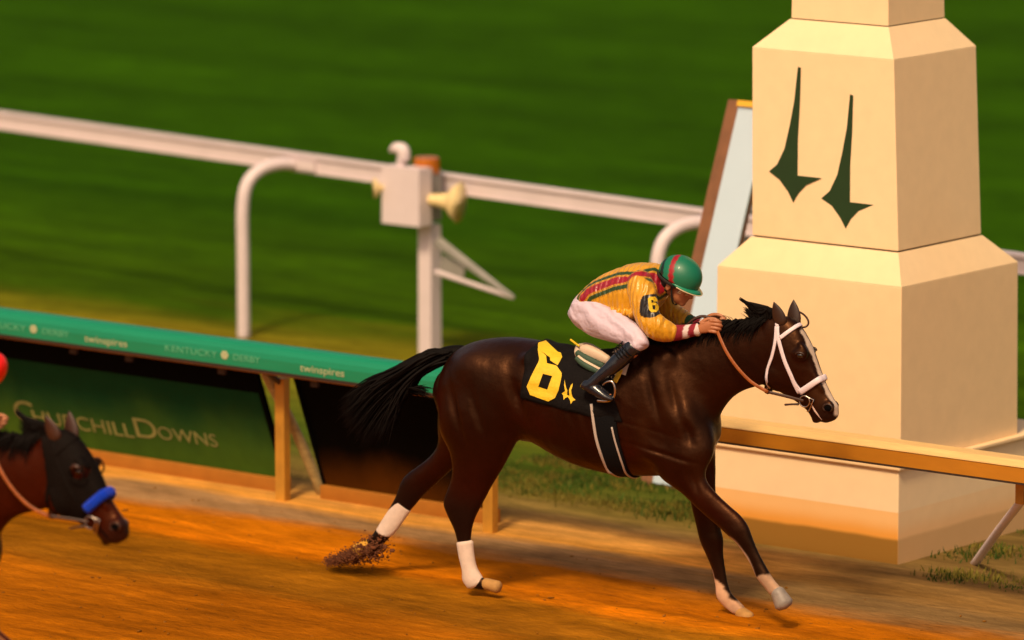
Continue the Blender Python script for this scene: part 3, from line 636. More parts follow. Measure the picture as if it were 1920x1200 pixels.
def paint_coat(me, red=False):
    co = coords(me); z = co[:, 2]; x = co[:, 0]
    base = np.array([.012, .0026, .0009]) if not red else np.array([.034, .0042, .0012])
    c = np.repeat(base[None, :], len(co), 0)
    n = vnoise(co, 5.0, 3); c *= (1+.30*n)[:, None]
    def tone(a, b, y, rx, rz, col, k):
        nonlocal c
        q = np.array(P(a, b, y)); d = ((co[:, 0]-q[0])/rx)**2+((z-q[2])/rz)**2; c = mixc(c, col, np.exp(-d)*k)
    if not red:                                                      # patches of darker and redder hair, plus gloss highlights painted on rump and shoulder
        tone(905, 745, -.2, .13, .20, (.007, .003, .002), .85); tone(1390, 690, -.1, .25, .12, (.008, .003, .002), .85); tone(1215, 690, -.2, .12, .14, (.008, .003, .002), .8)
        tone(1330, 800, -.1, .10, .16, (.008, .003, .002), .7); tone(828, 780, -.1, .06, .22, (.042, .004, .0015), .8); tone(900, 655, -.1, .16, .09, (.028, .011, .006), .7)
        tone(1010, 800, -.2, .14, .12, (.024, .0022, .001), .6); tone(1262, 735, -.2, .08, .16, (.036, .012, .004), .75); tone(1210, 800, -.2, .05, .12, (.032, .011, .004), .6)
        tone(1530, 740, -.05, .06, .08, (.055, .022, .009), .6); tone(1185, 855, -.2, .08, .07, (.036, .0035, .0015), .6); tone(1320, 900, -.13, .07, .12, (.055, .020, .008), .5)
    belly = sm(-z, -1.05, -.75); c = mixc(c, (.016, .0018, .0009) if not red else (.05, .008, .003), belly*.7)
    leg = sm(-z, -.72, -.52); c = mixc(c, (.004, .003, .0025), leg*.95)
    # dark points: mane line, muzzle
    mz = seg_dist(co, [P(1560, 775, 0), P(1540, 790, 0)]); c = mixc(c, (.010, .007, .006), sm(-mz, -.11, -.03)*.8)
    def white(poly, w0, w1, col=(.62, .46, .36), side=None):
        nonlocal c
        d = seg_dist(co, poly)+.006*vnoise(co, 60, 5); c = mixc(c, col, sm(-d, -w1, -w0))
    if not red:
        bz = [P(a, b, 0) for a, b in ((1511, 632), (1521, 652), (1533, 682), (1545, 712), (1556, 738), (1567, 757), (1572, 764))]
        d = seg_dist(co, bz); yy = co[:, 1]+.012; d2 = np.sqrt(np.maximum(d*0, 0)+yy**2)
        front = sm(-d, -.060, -.045); wd = .0155+.011*sm(-np.abs(z-P(1520, 650, 0).z), -.06, 0)+.006*sm(-z, -P(1560, 745, 0).z-.02, -P(1572, 766, 0).z)
        c = mixc(c, (.66, .52, .42), front*(1-sm(np.abs(yy)+.003*vnoise(co, 80, 9), wd*.8, wd*1.25)))
        # socks
        white([P(1434, 1090, -.135), P(1460, 1112, -.135)], .05, .062, (.62, .40, .26))
        d = seg_dist(co, [P(1376, 1004, -.135), P(1400, 1045, -.135), P(1416, 1084, -.135)]); c = mixc(c, (.55, .38, .28), sm(-d, -.034, -.022)*(co[:, 1] < -.02))
        white([P(1344, 1100, .12), P(1362, 1130, .12), P(1384, 1146, .12)], .045, .06, (.62, .38, .24))
        d = seg_dist(co, [P(1334, 1070, .12), P(1343, 1112, .12)]); c = mixc(c, (.50, .30, .22), sm(-d, -.028, -.018))
        d = seg_dist(co, [P(1000, 668, -.22), P(997, 680, -.22)]); c = mixc(c, (.30, .12, .055), sm(-d, -.05, -.01)*.7)
    set_col(me, np.clip(c, 0, 1))
ear_n = [(1462, 612, -.045), (1462, 600, -.046), (1458, 588, -.048), (1454, 577, -.050), (1451, 567, -.05)]
def ear(bm, base, tip, wbase, yb, yt, lean=0):
    b0, t0 = P(*base, yb), P(*tip, yt); ax = (t0-b0); N = ax.normalized().cross(LY).normalized()
    secs = []
    for t, wd, th in ((-.12, .75, .7), (0, 1.0, .8), (.25, 1.08, .7), (.5, .92, .55), (.72, .62, .4), (.88, .32, .25), (1, .06, .08)):
        secs.append((b0+ax*t + N*lean*math.sin(t*3.1), N*wbase*wd, LY*wbase*.55*th))
    rings(bm, secs, 16, 3)
def lock(bm, pts, w, flat=.35):
    tube(bm, pts, [w*.8, w, w*.75, w*.45, w*.08][:len(pts)] if len(pts) <= 5 else w, 5, 3, flat=flat)
def build_horse(root, me, second=False):
    body = link('body', me, M_coat, root); bv = bvh_of(me)
    # ears
    for (b, t, wb, yb, yt) in (((1464, 604), (1451, 566), .040, -.048, -.060), ((1489, 606), (1488, 562), .042, .048, .060)):
        bm = bmesh.new(); ear(bm, b, t, wb, yb, yt); e = obj('ear', bm, M_coat2 if not second else M_coat2r, root, smooth=True)
    # eyes
    for s in (-1, 1):
        bm = bmesh.new(); h, n = (hit(bv, 1499, 667) if s < 0 else (None, None))
        if s < 0: hn = h.copy()
        c = Vector((hn.x, s*abs(hn.y), hn.z)) - Vector((0, s*.012, 0)); ellipsoid(bm, c, (.024, .016, .018)); obj('eye', bm, M_eye, root, smooth=True)
        bm = bmesh.new()
        pts = []
        for k in range(9):
            a = math.pi*(.05+.9*k/8); pts.append(c+Vector((.028*math.cos(a), s*(.013-.006*abs(math.cos(a))), .019*math.sin(a))))
        tube(bm, pts, [.003, .006, .007, .007, .007, .007, .007, .006, .003], 6, 2); obj('eyelid', bm, M_coat2 if not second else M_hood, root, smooth=True)
        h2, n2 = hit(bv, 1552, 765)
        c2 = Vector((h2.x-(.012 if s > 0 else 0), s*(abs(h2.y)-(.010 if s > 0 else 0)), h2.z)) - Vector((0, s*.004, 0))
        bm = bmesh.new(); ellipsoid(bm, c2, (.027, .009, .020), Matrix.Rotation(rad(15), 3, 'Y')); obj('nostril', bm, M_nost, root, smooth=True)
        bm = bmesh.new(); pts = [c2+Vector((.030*math.cos(a), -s*.001+s*.004, .023*math.sin(a))) for a in [rad(d) for d in range(-60, 241, 30)]]
        tube(bm, pts, [.002]+[.006]*9+[.002], 6, 2); obj('nostril_rim', bm, M_coat2 if not second else M_coat2r, root, smooth=True)
    # mouth line
    pl = []
    for a, b in ((1521, 757), (1526, 767), (1533, 777), (1541, 787)):
        h, n = hit(bv, a, b, .001)
        if h: pl.append(h)
    if len(pl) > 2:
        bm = bmesh.new(); tube(bm, pl, [.003, .0055, .005, .002], 6, 3); obj('lip', bm, M_pink if not second else M_nost, root, smooth=True)
    # hooves
    def hoof(a, d, y, r0, r1, m):
        c0 = P(*a, y); c1 = P(*d, y); ax = (c1-c0); N = ax.normalized().cross(LY).normalized(); bm = bmesh.new()
        rings(bm, [(c0, N*r0, LY*r0*.95), (c0+ax*.5, N*(r0+r1)/2, LY*(r0+r1)/2*.95), (c1, N*r1, LY*r1*.95)], 18, 2); obj('hoof', bm, m, root, smooth=True)
    hoof((909, 1094), (934, 1101), -.155, .036, .040, M_hoof_d)
    hoof((694, 1022), (672, 1034), .14, .040, .052, mat('muddy_gold_hoof', (.78, .38, .03), .8, var=.4, scale=20))
    hoof((1457, 1108), (1470, 1133), -.135, .042, .060, M_hoof)
    hoof((1386, 1146), (1404, 1160), .12, .038, .044, M_hoof_d)
    # leg wraps on the hind legs
    if not second:
        for secs in ([pair((886, 1016), (857, 1018), -.155, .036), pair((888, 1040), (861, 1042), -.155, .036), pair((893, 1064), (867, 1068), -.155, .038), pair((902, 1080), (869, 1088), -.155, .042), pair((906, 1088), (878, 1102), -.155, .038)],
                     [pair((769, 958), (744, 936), .14, .036), pair((754, 980), (727, 960), .14, .035), pair((741, 998), (713, 982), .14, .038), pair((733, 1006), (707, 992), .14, .042)]):
            bm = bmesh.new(); rings(bm, [(a, b*1.04, c) for a, b, c in secs], 22, 4); obj('leg_wrap', bm, M_band, root, smooth=True)
    # mane
    R = random.Random(3); bm = bmesh.new()
    crest = [(1228, 640), (1270, 624), (1320, 612), (1370, 606), (1415, 602), (1450, 598)]
    cp = spline([P(a, b, 0) for a, b in crest], 60)
    for i in range(420):
        t = R.random(); p = cp[int(t*(len(cp)-1))].copy(); s = R.choice((-1, -1, 1)); p.y += s*R.uniform(0, .018); p.z -= R.uniform(0.0, .025)
        L = R.uniform(.06, .15); back = R.uniform(.05, .12)
        q = [p, p+Vector((-back*.35, s*.02, .012+R.uniform(0, .012))), p+Vector((-back*.8, s*.05, -.015)), p+Vector((-back*1.1, s*.065, -L*.5)), p+Vector((-back*1.3, s*.075, -L*.9))]
        lock(bm, q, R.uniform(.004, .009))
    for i in range(40):                                                  # short flying hairs
        p = cp[int(R.random()*(len(cp)-1))].copy(); q = p+Vector((-R.uniform(.03, .09), R.uniform(-.02, .02), R.uniform(.01, .05)))
        tube(bm, [p, p.lerp(q, .5)+Vector((0, 0, .012)), q], [.002, .0015, .0004], 4, 3)
    # tossed tuft behind the ears
    for i in range(240):
        u = R.random(); h = R.random(); bx, by = 1412+42*u, 604-4*u
        tx, ty = (1388+26*h, 557+20*h) if R.random() < .5 else (1392+50*u, 566+16*R.random()+10*abs(u-.3))
        y0 = R.uniform(-.03, .03); m1 = (bx-2-6*R.random(), by-20-4*(1-u)); m2 = ((tx+bx)/2+4-6*u, ty+11+3*R.random())
        lock(bm, [P(bx, by, y0), P(*m1, y0*1.2), P(*m2, y0*1.4), P(tx+8*(1-u), ty+6, y0*1.6), P(tx, ty, y0*1.8)], R.uniform(.006, .012), .5)
    obj('mane', bm, M_hair, root, smooth=True)
    # tail
    bm = bmesh.new(); tube(bm, [P(868, 662, 0), P(850, 664, 0), P(828, 668, 0), P(800, 680, 0)], [.05, .055, .05, .03], 14, 4)
    for i in range(950):
        u = R.random(); y0 = R.gauss(0, .028); v = R.random()
        p0 = (850-R.random()*18, 657+u*20)
        ex = [(648, 762), (654, 782), (664, 806), (684, 824), (708, 818), (735, 790)]
        k = u*(len(ex)-1.001) if R.random() < .8 else R.random()*2; a = ex[int(k)]; b = ex[int(k)+1]; f = k-int(k)
        e = (a[0]+(b[0]-a[0])*f+R.gauss(0, 7), a[1]+(b[1]-a[1])*f+R.gauss(0, 10))
        k = k/(len(ex)-1)
        if R.random() < .05: e = (800+R.gauss(0, 9), 738+R.gauss(0, 6)); k = .9
        up = (1-k); m1 = (800-4*k+R.gauss(0, 3), 664+30*k+R.gauss(0, 3)); m2 = (750+14*k+R.gauss(0, 5), 694+38*k+R.gauss(0, 5)); m3 = ((m2[0]+e[0])/2-6*up, (m2[1]+e[1])/2-8*up)
        sc = .35+.65*R.random() if R.random() < .4 else 1
        tube(bm, [P(*p0, y0), P(*m1, y0*1.8), P(*m2, y0*2.6), P(*m3, y0*3), P(*e, y0*3.6+R.gauss(0, .02))], [.007, .010, .009, .005, .0008], 5, 3, flat=.5)
    obj('tail', bm, M_hair, root, smooth=True)
    return bv
M_coat2 = mat('ear_coat', (.035, .014, .007), .4, var=.3, scale=20)
M_coat2r = mat('ear_coat_bay', (.045, .013, .005), .45, var=.3, scale=20)
def strap(bm, pts, nrm, wd, th, sub=4):
    """flat strap of rectangular section through surface points with normals"""
    Pp = spline([Vector(p) for p in pts], sub); Nn = spline([Vector(n) for n in nrm], sub); prev = None; first = None
    for i, (p, n) in enumerate(zip(Pp, Nn)):
        t = (Pp[min(i+1, len(Pp)-1)]-Pp[max(i-1, 0)]).normalized(); n = (n-t*n.dot(t)).normalized(); b = t.cross(n)
        r = [bm.verts.new(p + b*wd/2*sx + n*th*sz) for sx, sz in ((-1, 0), (-1, .7), (-.7, 1), (.7, 1), (1, .7), (1, 0))]
        if prev:
            for k in range(6): bm.faces.new((prev[k], prev[(k+1)%6], r[(k+1)%6], r[k]))
        else: first = r; bm.faces.new(r[::-1])
        prev = r
    bm.faces.new(prev)
def surf(bv, lst, off=.001):
    o = []; ns = []
    for a, b in lst:
        h, n = hit(bv, a, b, off)
        if h is not None: o.append(h); ns.append(n)
    return o, ns
def around(bv, a, b, k=7, off=.001, front=True):
    """arc from the near-side surface point a over the front of the face to its mirror image; b = mid-line pixel"""
    h, n = hit(bv, *a); mid = P(*b, 0); far = Vector((h.x, -h.y, h.z)); o, ns = [], []
    c = (h+far)/2
    ext = (mid-c)
    for i in range(k):
        th = math.pi*i/(k-1); d = (Vector((0, h.y, 0))*math.cos(th)+ext*math.sin(th)); st = c+d.normalized()*.4
        r = bv.ray_cast(st, -d.normalized())
        if r[0] is not None: o.append(r[0]+r[1]*off); ns.append(r[1])
    return o, ns
H1 = thing('race_horse', 'dark bay race horse galloping with white bridle, white blaze and number six cloth', 'horse', (0, 0, 0), HA)
me1 = horse_body(); me2 = me1.copy(); paint_coat(me1)
bv1 = build_horse(H1, me1)
# ------------------------------------------------------------------ bridle, girth, cloth, saddle
def bridle(parent_label, rz, loc, bv, white=True):
    t = thing('bridle', parent_label, 'bridle', loc, rz)
    ms = M_strap if white else M_leather_br
    if not white: ms = M_hood
    # crownpiece to cheek, cheekpiece, throatlatch
    for nm, lst, wd in (('cheekpiece', [(1458, 612), (1459, 630), (1465, 655), (1473, 680), (1483, 703), (1491, 722), (1499, 737)], .024),
                        ('noseband_strap', [(1461, 640), (1470, 668), (1482, 700), (1494, 722), (1503, 732)], .014),
                        ('throatlatch', [(1456, 612), (1454, 640), (1448, 668), (1440, 692), (1438, 712), (1443, 727)], .020)):
        if not white and nm == 'noseband_strap': continue
        o, ns = surf(bv, lst, .002); bm = bmesh.new(); strap(bm, o, ns, wd, .006); obj(nm, bm, ms, t, smooth=True)
        bm = bmesh.new(); strap(bm, [Vector((q.x, -q.y, q.z)) for q in o], [Vector((q.x, -q.y, q.z)) for q in ns], wd, .006); obj(nm, bm, ms, t, smooth=True)
    o, ns = around(bv, (1463, 634), (1503, 606), 9, .003); bm = bmesh.new(); strap(bm, o, ns, .024, .008); obj('browband', bm, ms, t, smooth=True)
    o, ns = around(bv, (1500, 735), (1549, 705), 9, .004); bm = bmesh.new()
    if white: strap(bm, o, ns, .036, .013); obj('noseband', bm, ms, t, smooth=True)
    o, ns = around(bv, (1458, 612), (1458, 588), 9, .003); bm = bmesh.new(); strap(bm, o, ns, .022, .006); obj('crownpiece', bm, ms, t, smooth=True)
    # bit ring and lever
    for s in (-1, 1):
        h, n = hit(bv, 1510, 752); c = Vector((h.x, s*(abs(h.y)+.012), h.z)); bm = bmesh.new()
        tube(bm, [c+Vector((.034*math.cos(a), 0, .034*math.sin(a))) for a in [rad(d) for d in range(0, 361, 30)]], .0045, 8, 3, cap=False)
        tube(bm, [c+Vector((.005, 0, .03)), c+Vector((.06, 0, .015)), c+Vector((.03, 0, -.055)), c+Vector((.018, 0, -.06))], .0045, 8, 1)
        obj('bit_ring', bm, M_steel, t, smooth=True)
    return t
bridle('white racing bridle on the head of the leading horse', HA, (0, 0, 0), bv1)
bm = bmesh.new(); tube(bm, [P(1496, 585, .06), P(1503, 587, .07), P(1512, 595, .08), P(1516, 605, .08), P(1512, 612, .075), P(1504, 614, .06)], [.006]*6, 8)
o = obj('ear_loop', bm, M_leather_dk, H1, smooth=True)
def local_x(px, py, y=-.2): return P(px, py, y)
def drape(bv, x, th, z0, off):
    d = Vector((0, -math.sin(th), math.cos(th)))            # th=0 up, positive towards the near side
    r = bv.ray_cast(Vector((x, 0, z0))+d*1.2, -d)
    return (r[0]+r[1]*off, r[1]) if r[0] is not None else (Vector((x, 0, z0))+d*.28, d)
Z0 = P(1080, 760, 0).z
def px_to_xt(bv, px, py):
    h, n = hit(bv, px, py); return h.x, math.atan2(-h.y, h.z-Z0)
# saddle cloth
sc_t = thing('saddle_cloth', 'black saddle cloth with large yellow number six on the leading horse', 'saddle cloth', (0, 0, 0), HA)
def cloth_grid(bv, c00, c10, c11, c01, off, nu=26, nv=44, th_far=None, wob=.004):
    """corners as (x, theta): rear-top .. grid runs over the back to the far side"""
    bm = bmesh.new(); g = []
    for i in range(nu+1):
        u = i/nu; row = []
        xb = c00[0]+(c10[0]-c00[0])*u; tb = c00[1]+(c10[1]-c00[1])*u; xt = c01[0]+(c11[0]-c01[0])*u
        for j in range(nv+1):
            v = j/nv; th = tb*(1-2*v); k = abs(1-2*v); x = xt+(xb-xt)*k**1.3
            p, n = drape(bv, x, th, Z0, off+wob*math.sin(x*31+th*9)+wob*.7*math.sin(th*23-x*11)); row.append(bm.verts.new(p))
        g.append(row)
    for i in range(nu):
        for j in range(nv): bm.faces.new((g[i][j], g[i+1][j], g[i+1][j+1], g[i][j+1]))
    bmesh.ops.recalc_face_normals(bm, faces=bm.faces)
    bmesh.ops.solidify(bm, geom=bm.faces[:], thickness=.004)
    return bm
bl = px_to_xt(bv1, 980, 748); brr = px_to_xt(bv1, 1168, 792); tl = P(1016, 640, 0).x; tr = P(1165, 650, 0).x
bm = cloth_grid(bv1, bl, brr, (tr, 0), (tl, 0), .014); bmt = bm.copy(); clo = obj('cloth', bm, M_cloth_blk, sc_t, smooth=True)
cme = bpy.data.meshes.new('x'); bmt.to_mesh(cme); bmt.free(); bvc = bvh_of(cme)
def zc6(lst): return [(960+a/6.0, 600+b/6.0) for a, b in lst]
def on_cloth(a, b):
    h, n = hit(bvc, a, b)
    if h is None: return P(a, b, -.25), Vector((0, -1, 0))
    if n.y > 0: n = -n
    return h, n
flat_poly([zc6([(295,262),(380,235),(515,362),(550,372),(565,420),(515,512),(432,458),(430,425),(318,345),(385,405),(395,490),(500,515),(562,600),(560,640),(525,790),(485,878),(410,915),(205,843),(167,750),(215,640),(300,470),(305,440),(290,340)]),
           zc6([(350,605),(297,750),(400,785),(455,632)])], on_cloth, .004, .002, 'number_six', M_yellow, sc_t)
for lp in ([(595,672),(600,720),(612,765),(625,790),(622,840),(650,860),(600,880),(583,902),(580,850),(562,825),(600,800),(590,740)], [(685,712),(682,750),(668,790),(672,830),(685,870),(718,900),(685,912),(665,945),(655,900),(635,870),(650,850),(643,790),(665,735)]):
    flat_poly([zc6(lp)], on_cloth, .004, .002, 'spire_emblem', M_yellow, sc_t)
# girth: straps round the barrel
gt = thing('saddle', 'small pale racing saddle with black girth and steel stirrups on the leading horse', 'saddle', (0, 0, 0), HA)
def girth(bv, pxs, wd, th_, m, name, parent, off=.004):
    xt = [px_to_xt(bv, *q) for q in pxs]; o, ns = [], []
    xs = [q[0] for q in xt]; ts = [q[1] for q in xt]
    full = list(zip(xs, ts)); full.append((xs[-1]+(xs[-1]-xs[-2])*.3, math.pi)); full += [(x, 2*math.pi-t) for x, t in reversed(xt)]
    for x, t in full:
        p, n = drape(bv, x, t, Z0, off); o.append(p); ns.append(n)
    bm = bmesh.new(); strap(bm, o, ns, wd, th_); return obj(name, bm, m, parent, smooth=True)
G0 = [(1132, 745), (1134, 775), (1138, 805), (1144, 835), (1152, 862), (1160, 884)]
girth(bv1, G0, .135, .007, M_elastic, 'girth', gt, .004)
girth(bv1, [(1110, 757), (1113, 785), (1119, 820), (1128, 850), (1140, 878), (1147, 884)], .018, .009, M_piping, 'girth_strap', gt, .009)
girth(bv1, [(1148, 800), (1153, 822), (1160, 845), (1168, 868), (1176, 886)], .012, .009, M_piping, 'girth_strap', gt, .009)
# saddle seat, cantle, padding
bm = bmesh.new(); rings(bm, [(P(1086, 650, 0), Vector((.01, 0, .02)), LY*.06), (P(1096, 658, 0), Vector((0, 0, .045)), LY*.13), (P(1120, 668, 0), Vector((0, 0, .03)), LY*.15), (P(1160, 662, 0), Vector((0, 0, .035)), LY*.10), (P(1190, 648, 0), Vector((0, 0, .05)), LY*.06), (P(1198, 645, 0), Vector((0, 0, .03)), LY*.04)], 24, 4); obj('seat', bm, M_saddle, gt, smooth=True)
def roll(pts, y, r, m, name, yo=.0):
    bm = bmesh.new(); tube(bm, [P(a, b, y+yo*k) for k, (a, b) in enumerate(pts)], r, 12, 4, flat=.7); return obj(name, bm, m, gt, smooth=True)
for s in (-1, 1):
    roll([(1090, 654), (1100, 658), (1120, 666), (1140, 676)], s*.15, [.025, .042, .04, .03], M_saddle, 'panel')
    roll([(1082, 660), (1090, 668), (1110, 678), (1130, 686)], s*.18, [.018, .025, .025, .02], M_pad, 'padding')
    roll([(1084, 668), (1094, 677), (1112, 687), (1128, 694)], s*.20, [.010, .014, .014, .01], M_saddle, 'piping')
    roll([(1080, 671), (1092, 682), (1110, 692), (1124, 698)], s*.21, [.012, .018, .018, .012], M_pad, 'padding')
for s in (-1, 1):
    o, ns = [], []
    bm = bmesh.new()
    q = [(1168, 664), (1186, 664), (1184, 685), (1176, 706), (1162, 702), (1150, 712), (1148, 706), (1160, 688)]
    pts = []
    for a, b in q:
        h, n = hit(bv1, a, b, .03); pts.append(Vector((h.x, s*-h.y, h.z)) if s > 0 else h)
    vs = [bm.verts.new(p) for p in pts]; bm.faces.new(vs); bmesh.ops.solidify(bm, geom=bm.faces[:], thickness=.006); obj('flap', bm, M_saddle, gt)
    bm = bmesh.new(); lst = [(1168, 695), (1162, 707), (1155, 718)]
    o, ns = surf(bv1, lst, .026)
    if s > 0: o = [Vector((p.x, -p.y, p.z)) for p in o]; ns = [Vector((p.x, -p.y, p.z)) for p in ns]
    strap(bm, o, ns, .032, .006); obj('yellow_webbing', bm, M_yellow, gt, smooth=True)
bm = bmesh.new(); o, ns = [], []
tube(bm, [P(1070, 637, -.06), P(1078, 643, -.08), P(1086, 649, -.10)], .007, 6); obj('yellow_strap', bm, M_yellow, gt, smooth=True)
YF = -.335
for s in (1, -1):
    y = YF*s; bm = bmesh.new()
    tube(bm, [P(1130, 722, YF), P(1138, 716, YF), P(1148, 716, YF), P(1153, 728, YF), P(1152, 742, YF), P(1146, 750, YF), P(1134, 752, YF), P(1121, 751, YF)], [.006, .008, .008, .008, .008, .009, .010, .010], 8, 4)
    if s < 0: bmesh.ops.scale(bm, vec=(1, -1, 1), verts=bm.verts)
    obj('stirrup', bm, M_steel, gt, smooth=True)
    bm = bmesh.new(); tube(bm, [P(1152, 690, -.28), P(1150, 705, -.31), P(1146, 717, YF)], .008, 6, 3, flat=.4)
    if s < 0: bmesh.ops.scale(bm, vec=(1, -1, 1), verts=bm.verts)
    obj('stirrup_leather', bm, M_elastic, gt, smooth=True)
# reins
def reins(loc, rz, bv, label, m, hand, second=False):
    t = thing('reins', label, 'reins', loc, rz)
    pts = [P(1507, 752, -.085), P(1492, 748, -.10), P(1470, 742, -.12), P(1440, 735, -.14), P(1410, 717, -.15), P(1385, 692, -.155), P(1365, 664, -.15), P(1353, 640, -.13), P(1345, 620, -.09)]
    nr = [Vector((0, -1, .15))]*len(pts)
    for s in (1, -1):
        o = [Vector((p.x, p.y*s, p.z)) for p in pts]; ns = [Vector((0, -s, .15))]*len(pts)
        bm = bmesh.new(); strap(bm, o[:4], ns[:4], .018, .005); obj('rein_billet', bm, M_leather_dk, t, smooth=True)
        bm = bmesh.new(); strap(bm, o[3:], ns[3:], .020, .006); obj('rein', bm, m, t, smooth=True)
    bm = bmesh.new(); tube(bm, [P(1352, 606, -.05), P(1335, 597, -.04), P(1318, 593, -.04), P(1304, 597, -.05), P(1290, 607, -.06), P(1280, 618, -.06)], [.006, .008, .009, .009, .007, .005], 8, 4); obj('rein_loop', bm, M_leather_dk, t, smooth=True)
    bm = bmesh.new(); tube(bm, [P(1497, 758, -.08), P(1486, 758, -.09), P(1472, 759, -.09)], [.008, .006, .007], 6, 3); obj('rein_buckle', bm, M_leather_dk, t, smooth=True)
    return t
reins((0, 0, 0), HA, bv1, 'tan leather reins running from the hands down the neck of the leading horse', M_leather_br, None)
# ------------------------------------------------------------------ jockey
HC = P(1271, 532, 0); hp = rad(22)
HFw = Vector((math.cos(hp), 0, -math.sin(hp))); HUp = Vector((math.sin(hp), 0, math.cos(hp)))
HM = Matrix((HFw, LY, HUp)).transposed()
def hd(f, l, u_): return HC + HFw*f + LY*l + HUp*u_
def sect(px, py, y, r, w=None, ax=(0, 0, 1)):
    return (P(px, py, y), r, w or r)
def limb2(bm, lst, seg=18, sub=4):
    """lst of (px,py,y,r_px,w_px): round limb along the path"""
    pts = [P(a, b, y) for a, b, y, r, w_ in lst]; secs = []
    for i, p in enumerate(pts):
        t = (pts[min(i+1, len(pts)-1)]-pts[max(i-1, 0)]).normalized(); l_ = (LY-t*LY.dot(t)).normalized(); n = t.cross(l_).normalized()
        secs.append((p, n*lst[i][3]*PX, l_*lst[i][4]*PX))
    rings(bm, secs, seg, sub)
def jockey(root, silk_fn, helm_fn, red=False):
    # ---- body: one continuous skin
    bm = bmesh.new()
    rings(bm, [pair((1090, 560), (1096, 605), 0, .10), pair((1110, 545), (1128, 598), 0, .12), pair((1140, 522), (1155, 585), 0, .115), pair((1180, 508), (1192, 590), 0, .14), pair((1210, 505), (1218, 580), 0, .14), pair((1232, 510), (1240, 560), 0, .09)], 22, 4)
    tube(bm, [P(1225, 532, 0), P(1243, 532, 0), P(1262, 538, 0)], [.06, .055, .055], 16, 4)
    ellipsoid(bm, hd(-.012, 0, .035), (.098, .077, .088), HM)
    ellipsoid(bm, hd(.040, 0, -.045), (.055, .058, .070), HM); ellipsoid(bm, hd(.068, 0, -.095), (.026, .030, .022), HM)
    ellipsoid(bm, hd(.02, 0, -.06), (.06, .052, .04), HM)
    tube(bm, [hd(.082, 0, .0), hd(.104, 0, -.026), hd(.112, 0, -.042)], [.010, .013, .016], 8, 3)       # nose
    ellipsoid(bm, hd(.085, 0, -.064), (.018, .025, .007), HM); ellipsoid(bm, hd(.083, 0, -.076), (.017, .022, .007), HM)
    ellipsoid(bm, hd(.078, 0, .012), (.018, .050, .010), HM)
    for s in (-1, 1):
        ellipsoid(bm, hd(.055, s*.036, -.03), (.03, .022, .022), HM)
        ellipsoid(bm, hd(-.022, s*.078, -.018), (.020, .009, .032), HM)
        if s < 0: arm = [(1200, 540, -.15, 20, 18), (1212, 575, -.20, 17, 16), (1226, 612, -.225, 14, 14), (1250, 622, -.19, 13, 13), (1280, 622, -.13, 11, 10), (1305, 619, -.085, 8.5, 8), (1318, 616, -.07, 8, 9)]
        else: arm = [(1222, 530, .15, 20, 18), (1245, 565, .20, 16, 15), (1268, 598, .22, 13, 13), (1290, 604, .17, 12, 12), (1308, 608, .10, 9, 9), (1322, 609, .06, 8, 8), (1330, 609, .05, 8, 9)]
        limb2(bm, arm)
        leg = [(1100, 582, s*.07, 34, 26), (1130, 600, s*.12, 31, 25), (1165, 618, s*.18, 26, 23), (1196, 636, s*.245, 18, 18), (1190, 650, s*.27, 15, 15), (1165, 672, s*.29, 14, 14), (1140, 694, s*.315, 11, 12), (1118, 714, s*.33, 9, 10), (1108, 726, s*.335, 9, 10), (1125, 736, s*.335, 7, 10), (1145, 744, s*.335, 5, 9)]
        limb2(bm, leg)
    me = remesh(bm, .0075, 5, .5)
    body = link('body', me, M_skin, root); bvb = bvh_of(me)
    # ---- hands: palm, four curled fingers and thumb each, closed on the reins
    for s in (-1, 1):
        bm = bmesh.new(); ox, oy = (0, 0) if s < 0 else (8, -8); ys = .09 if s < 0 else .07
        Q = lambda a, b, y: P(a+ox, b+oy, s*(y-.09+ys))
        rings(bm, [(Q(1304, 618, .085), Vector((.004, 0, .022)), LY*.017), (Q(1314, 616, .09), Vector((.004, 0, .030)), LY*.018), (Q(1325, 613, .094), Vector((.006, 0, .038)), LY*.018), (Q(1334, 611, .095), Vector((.006, 0, .038)), LY*.015)], 18, 4, e=.85)
        for k, ln in enumerate((.95, 1.08, 1.0, .82)):
            py = 601+k*6.6; xx = 1333-k*.8; y1 = .098
            tube(bm, [Q(xx, py, y1), Q(xx+10*ln, py+1, y1+.002), Q(xx+18*ln, py+3, y1-.012), Q(xx+18*ln, py+5, y1-.034), Q(xx+10*ln, py+5, y1-.042)], [.0112, .0108, .0100, .0092, .0078], 10, 4)
            ellipsoid(bm, Q(xx, py, y1+.003), (.0115, .0095, .0112))
        tube(bm, [Q(1314, 606, .075), Q(1326, 599, .068), Q(1338, 598, .064), Q(1348, 602, .066)], [.013, .0125, .011, .0085], 10, 4)
        me = remesh(bm, .0028, 2, .5); link('hand', me, M_skin, root)
    # ---- silks
    bm = bmesh.new()
    rings(bm, [pair((1092, 548), (1108, 578), 0, .125), pair((1101, 538), (1120, 580), 0, .146), pair((1125, 518), (1144, 586), 0, .158), pair((1155, 504), (1170, 596), 0, .170), pair((1185, 494), (1198, 606), 0, .188), pair((1212, 493), (1222, 590), 0, .175), pair((1234, 496), (1240, 570), 0, .12), pair((1246, 508), (1250, 556), 0, .075)], 30, 4, e=.9)
    limb2(bm, [(1196, 525, -.12, 26, 22), (1203, 545, -.175, 27, 22), (1208, 570, -.205, 27, 21), (1215, 595, -.225, 24, 20), (1230, 613, -.225, 24, 20), (1244, 620, -.205, 22, 18), (1262, 625, -.175, 17, 15)])
    limb2(bm, [(1216, 520, .12, 26, 22), (1232, 545, .18, 24, 20), (1248, 572, .21, 22, 18), (1262, 588, .225, 20, 17), (1275, 594, .20, 18, 15), (1292, 602, .16, 14, 13)])
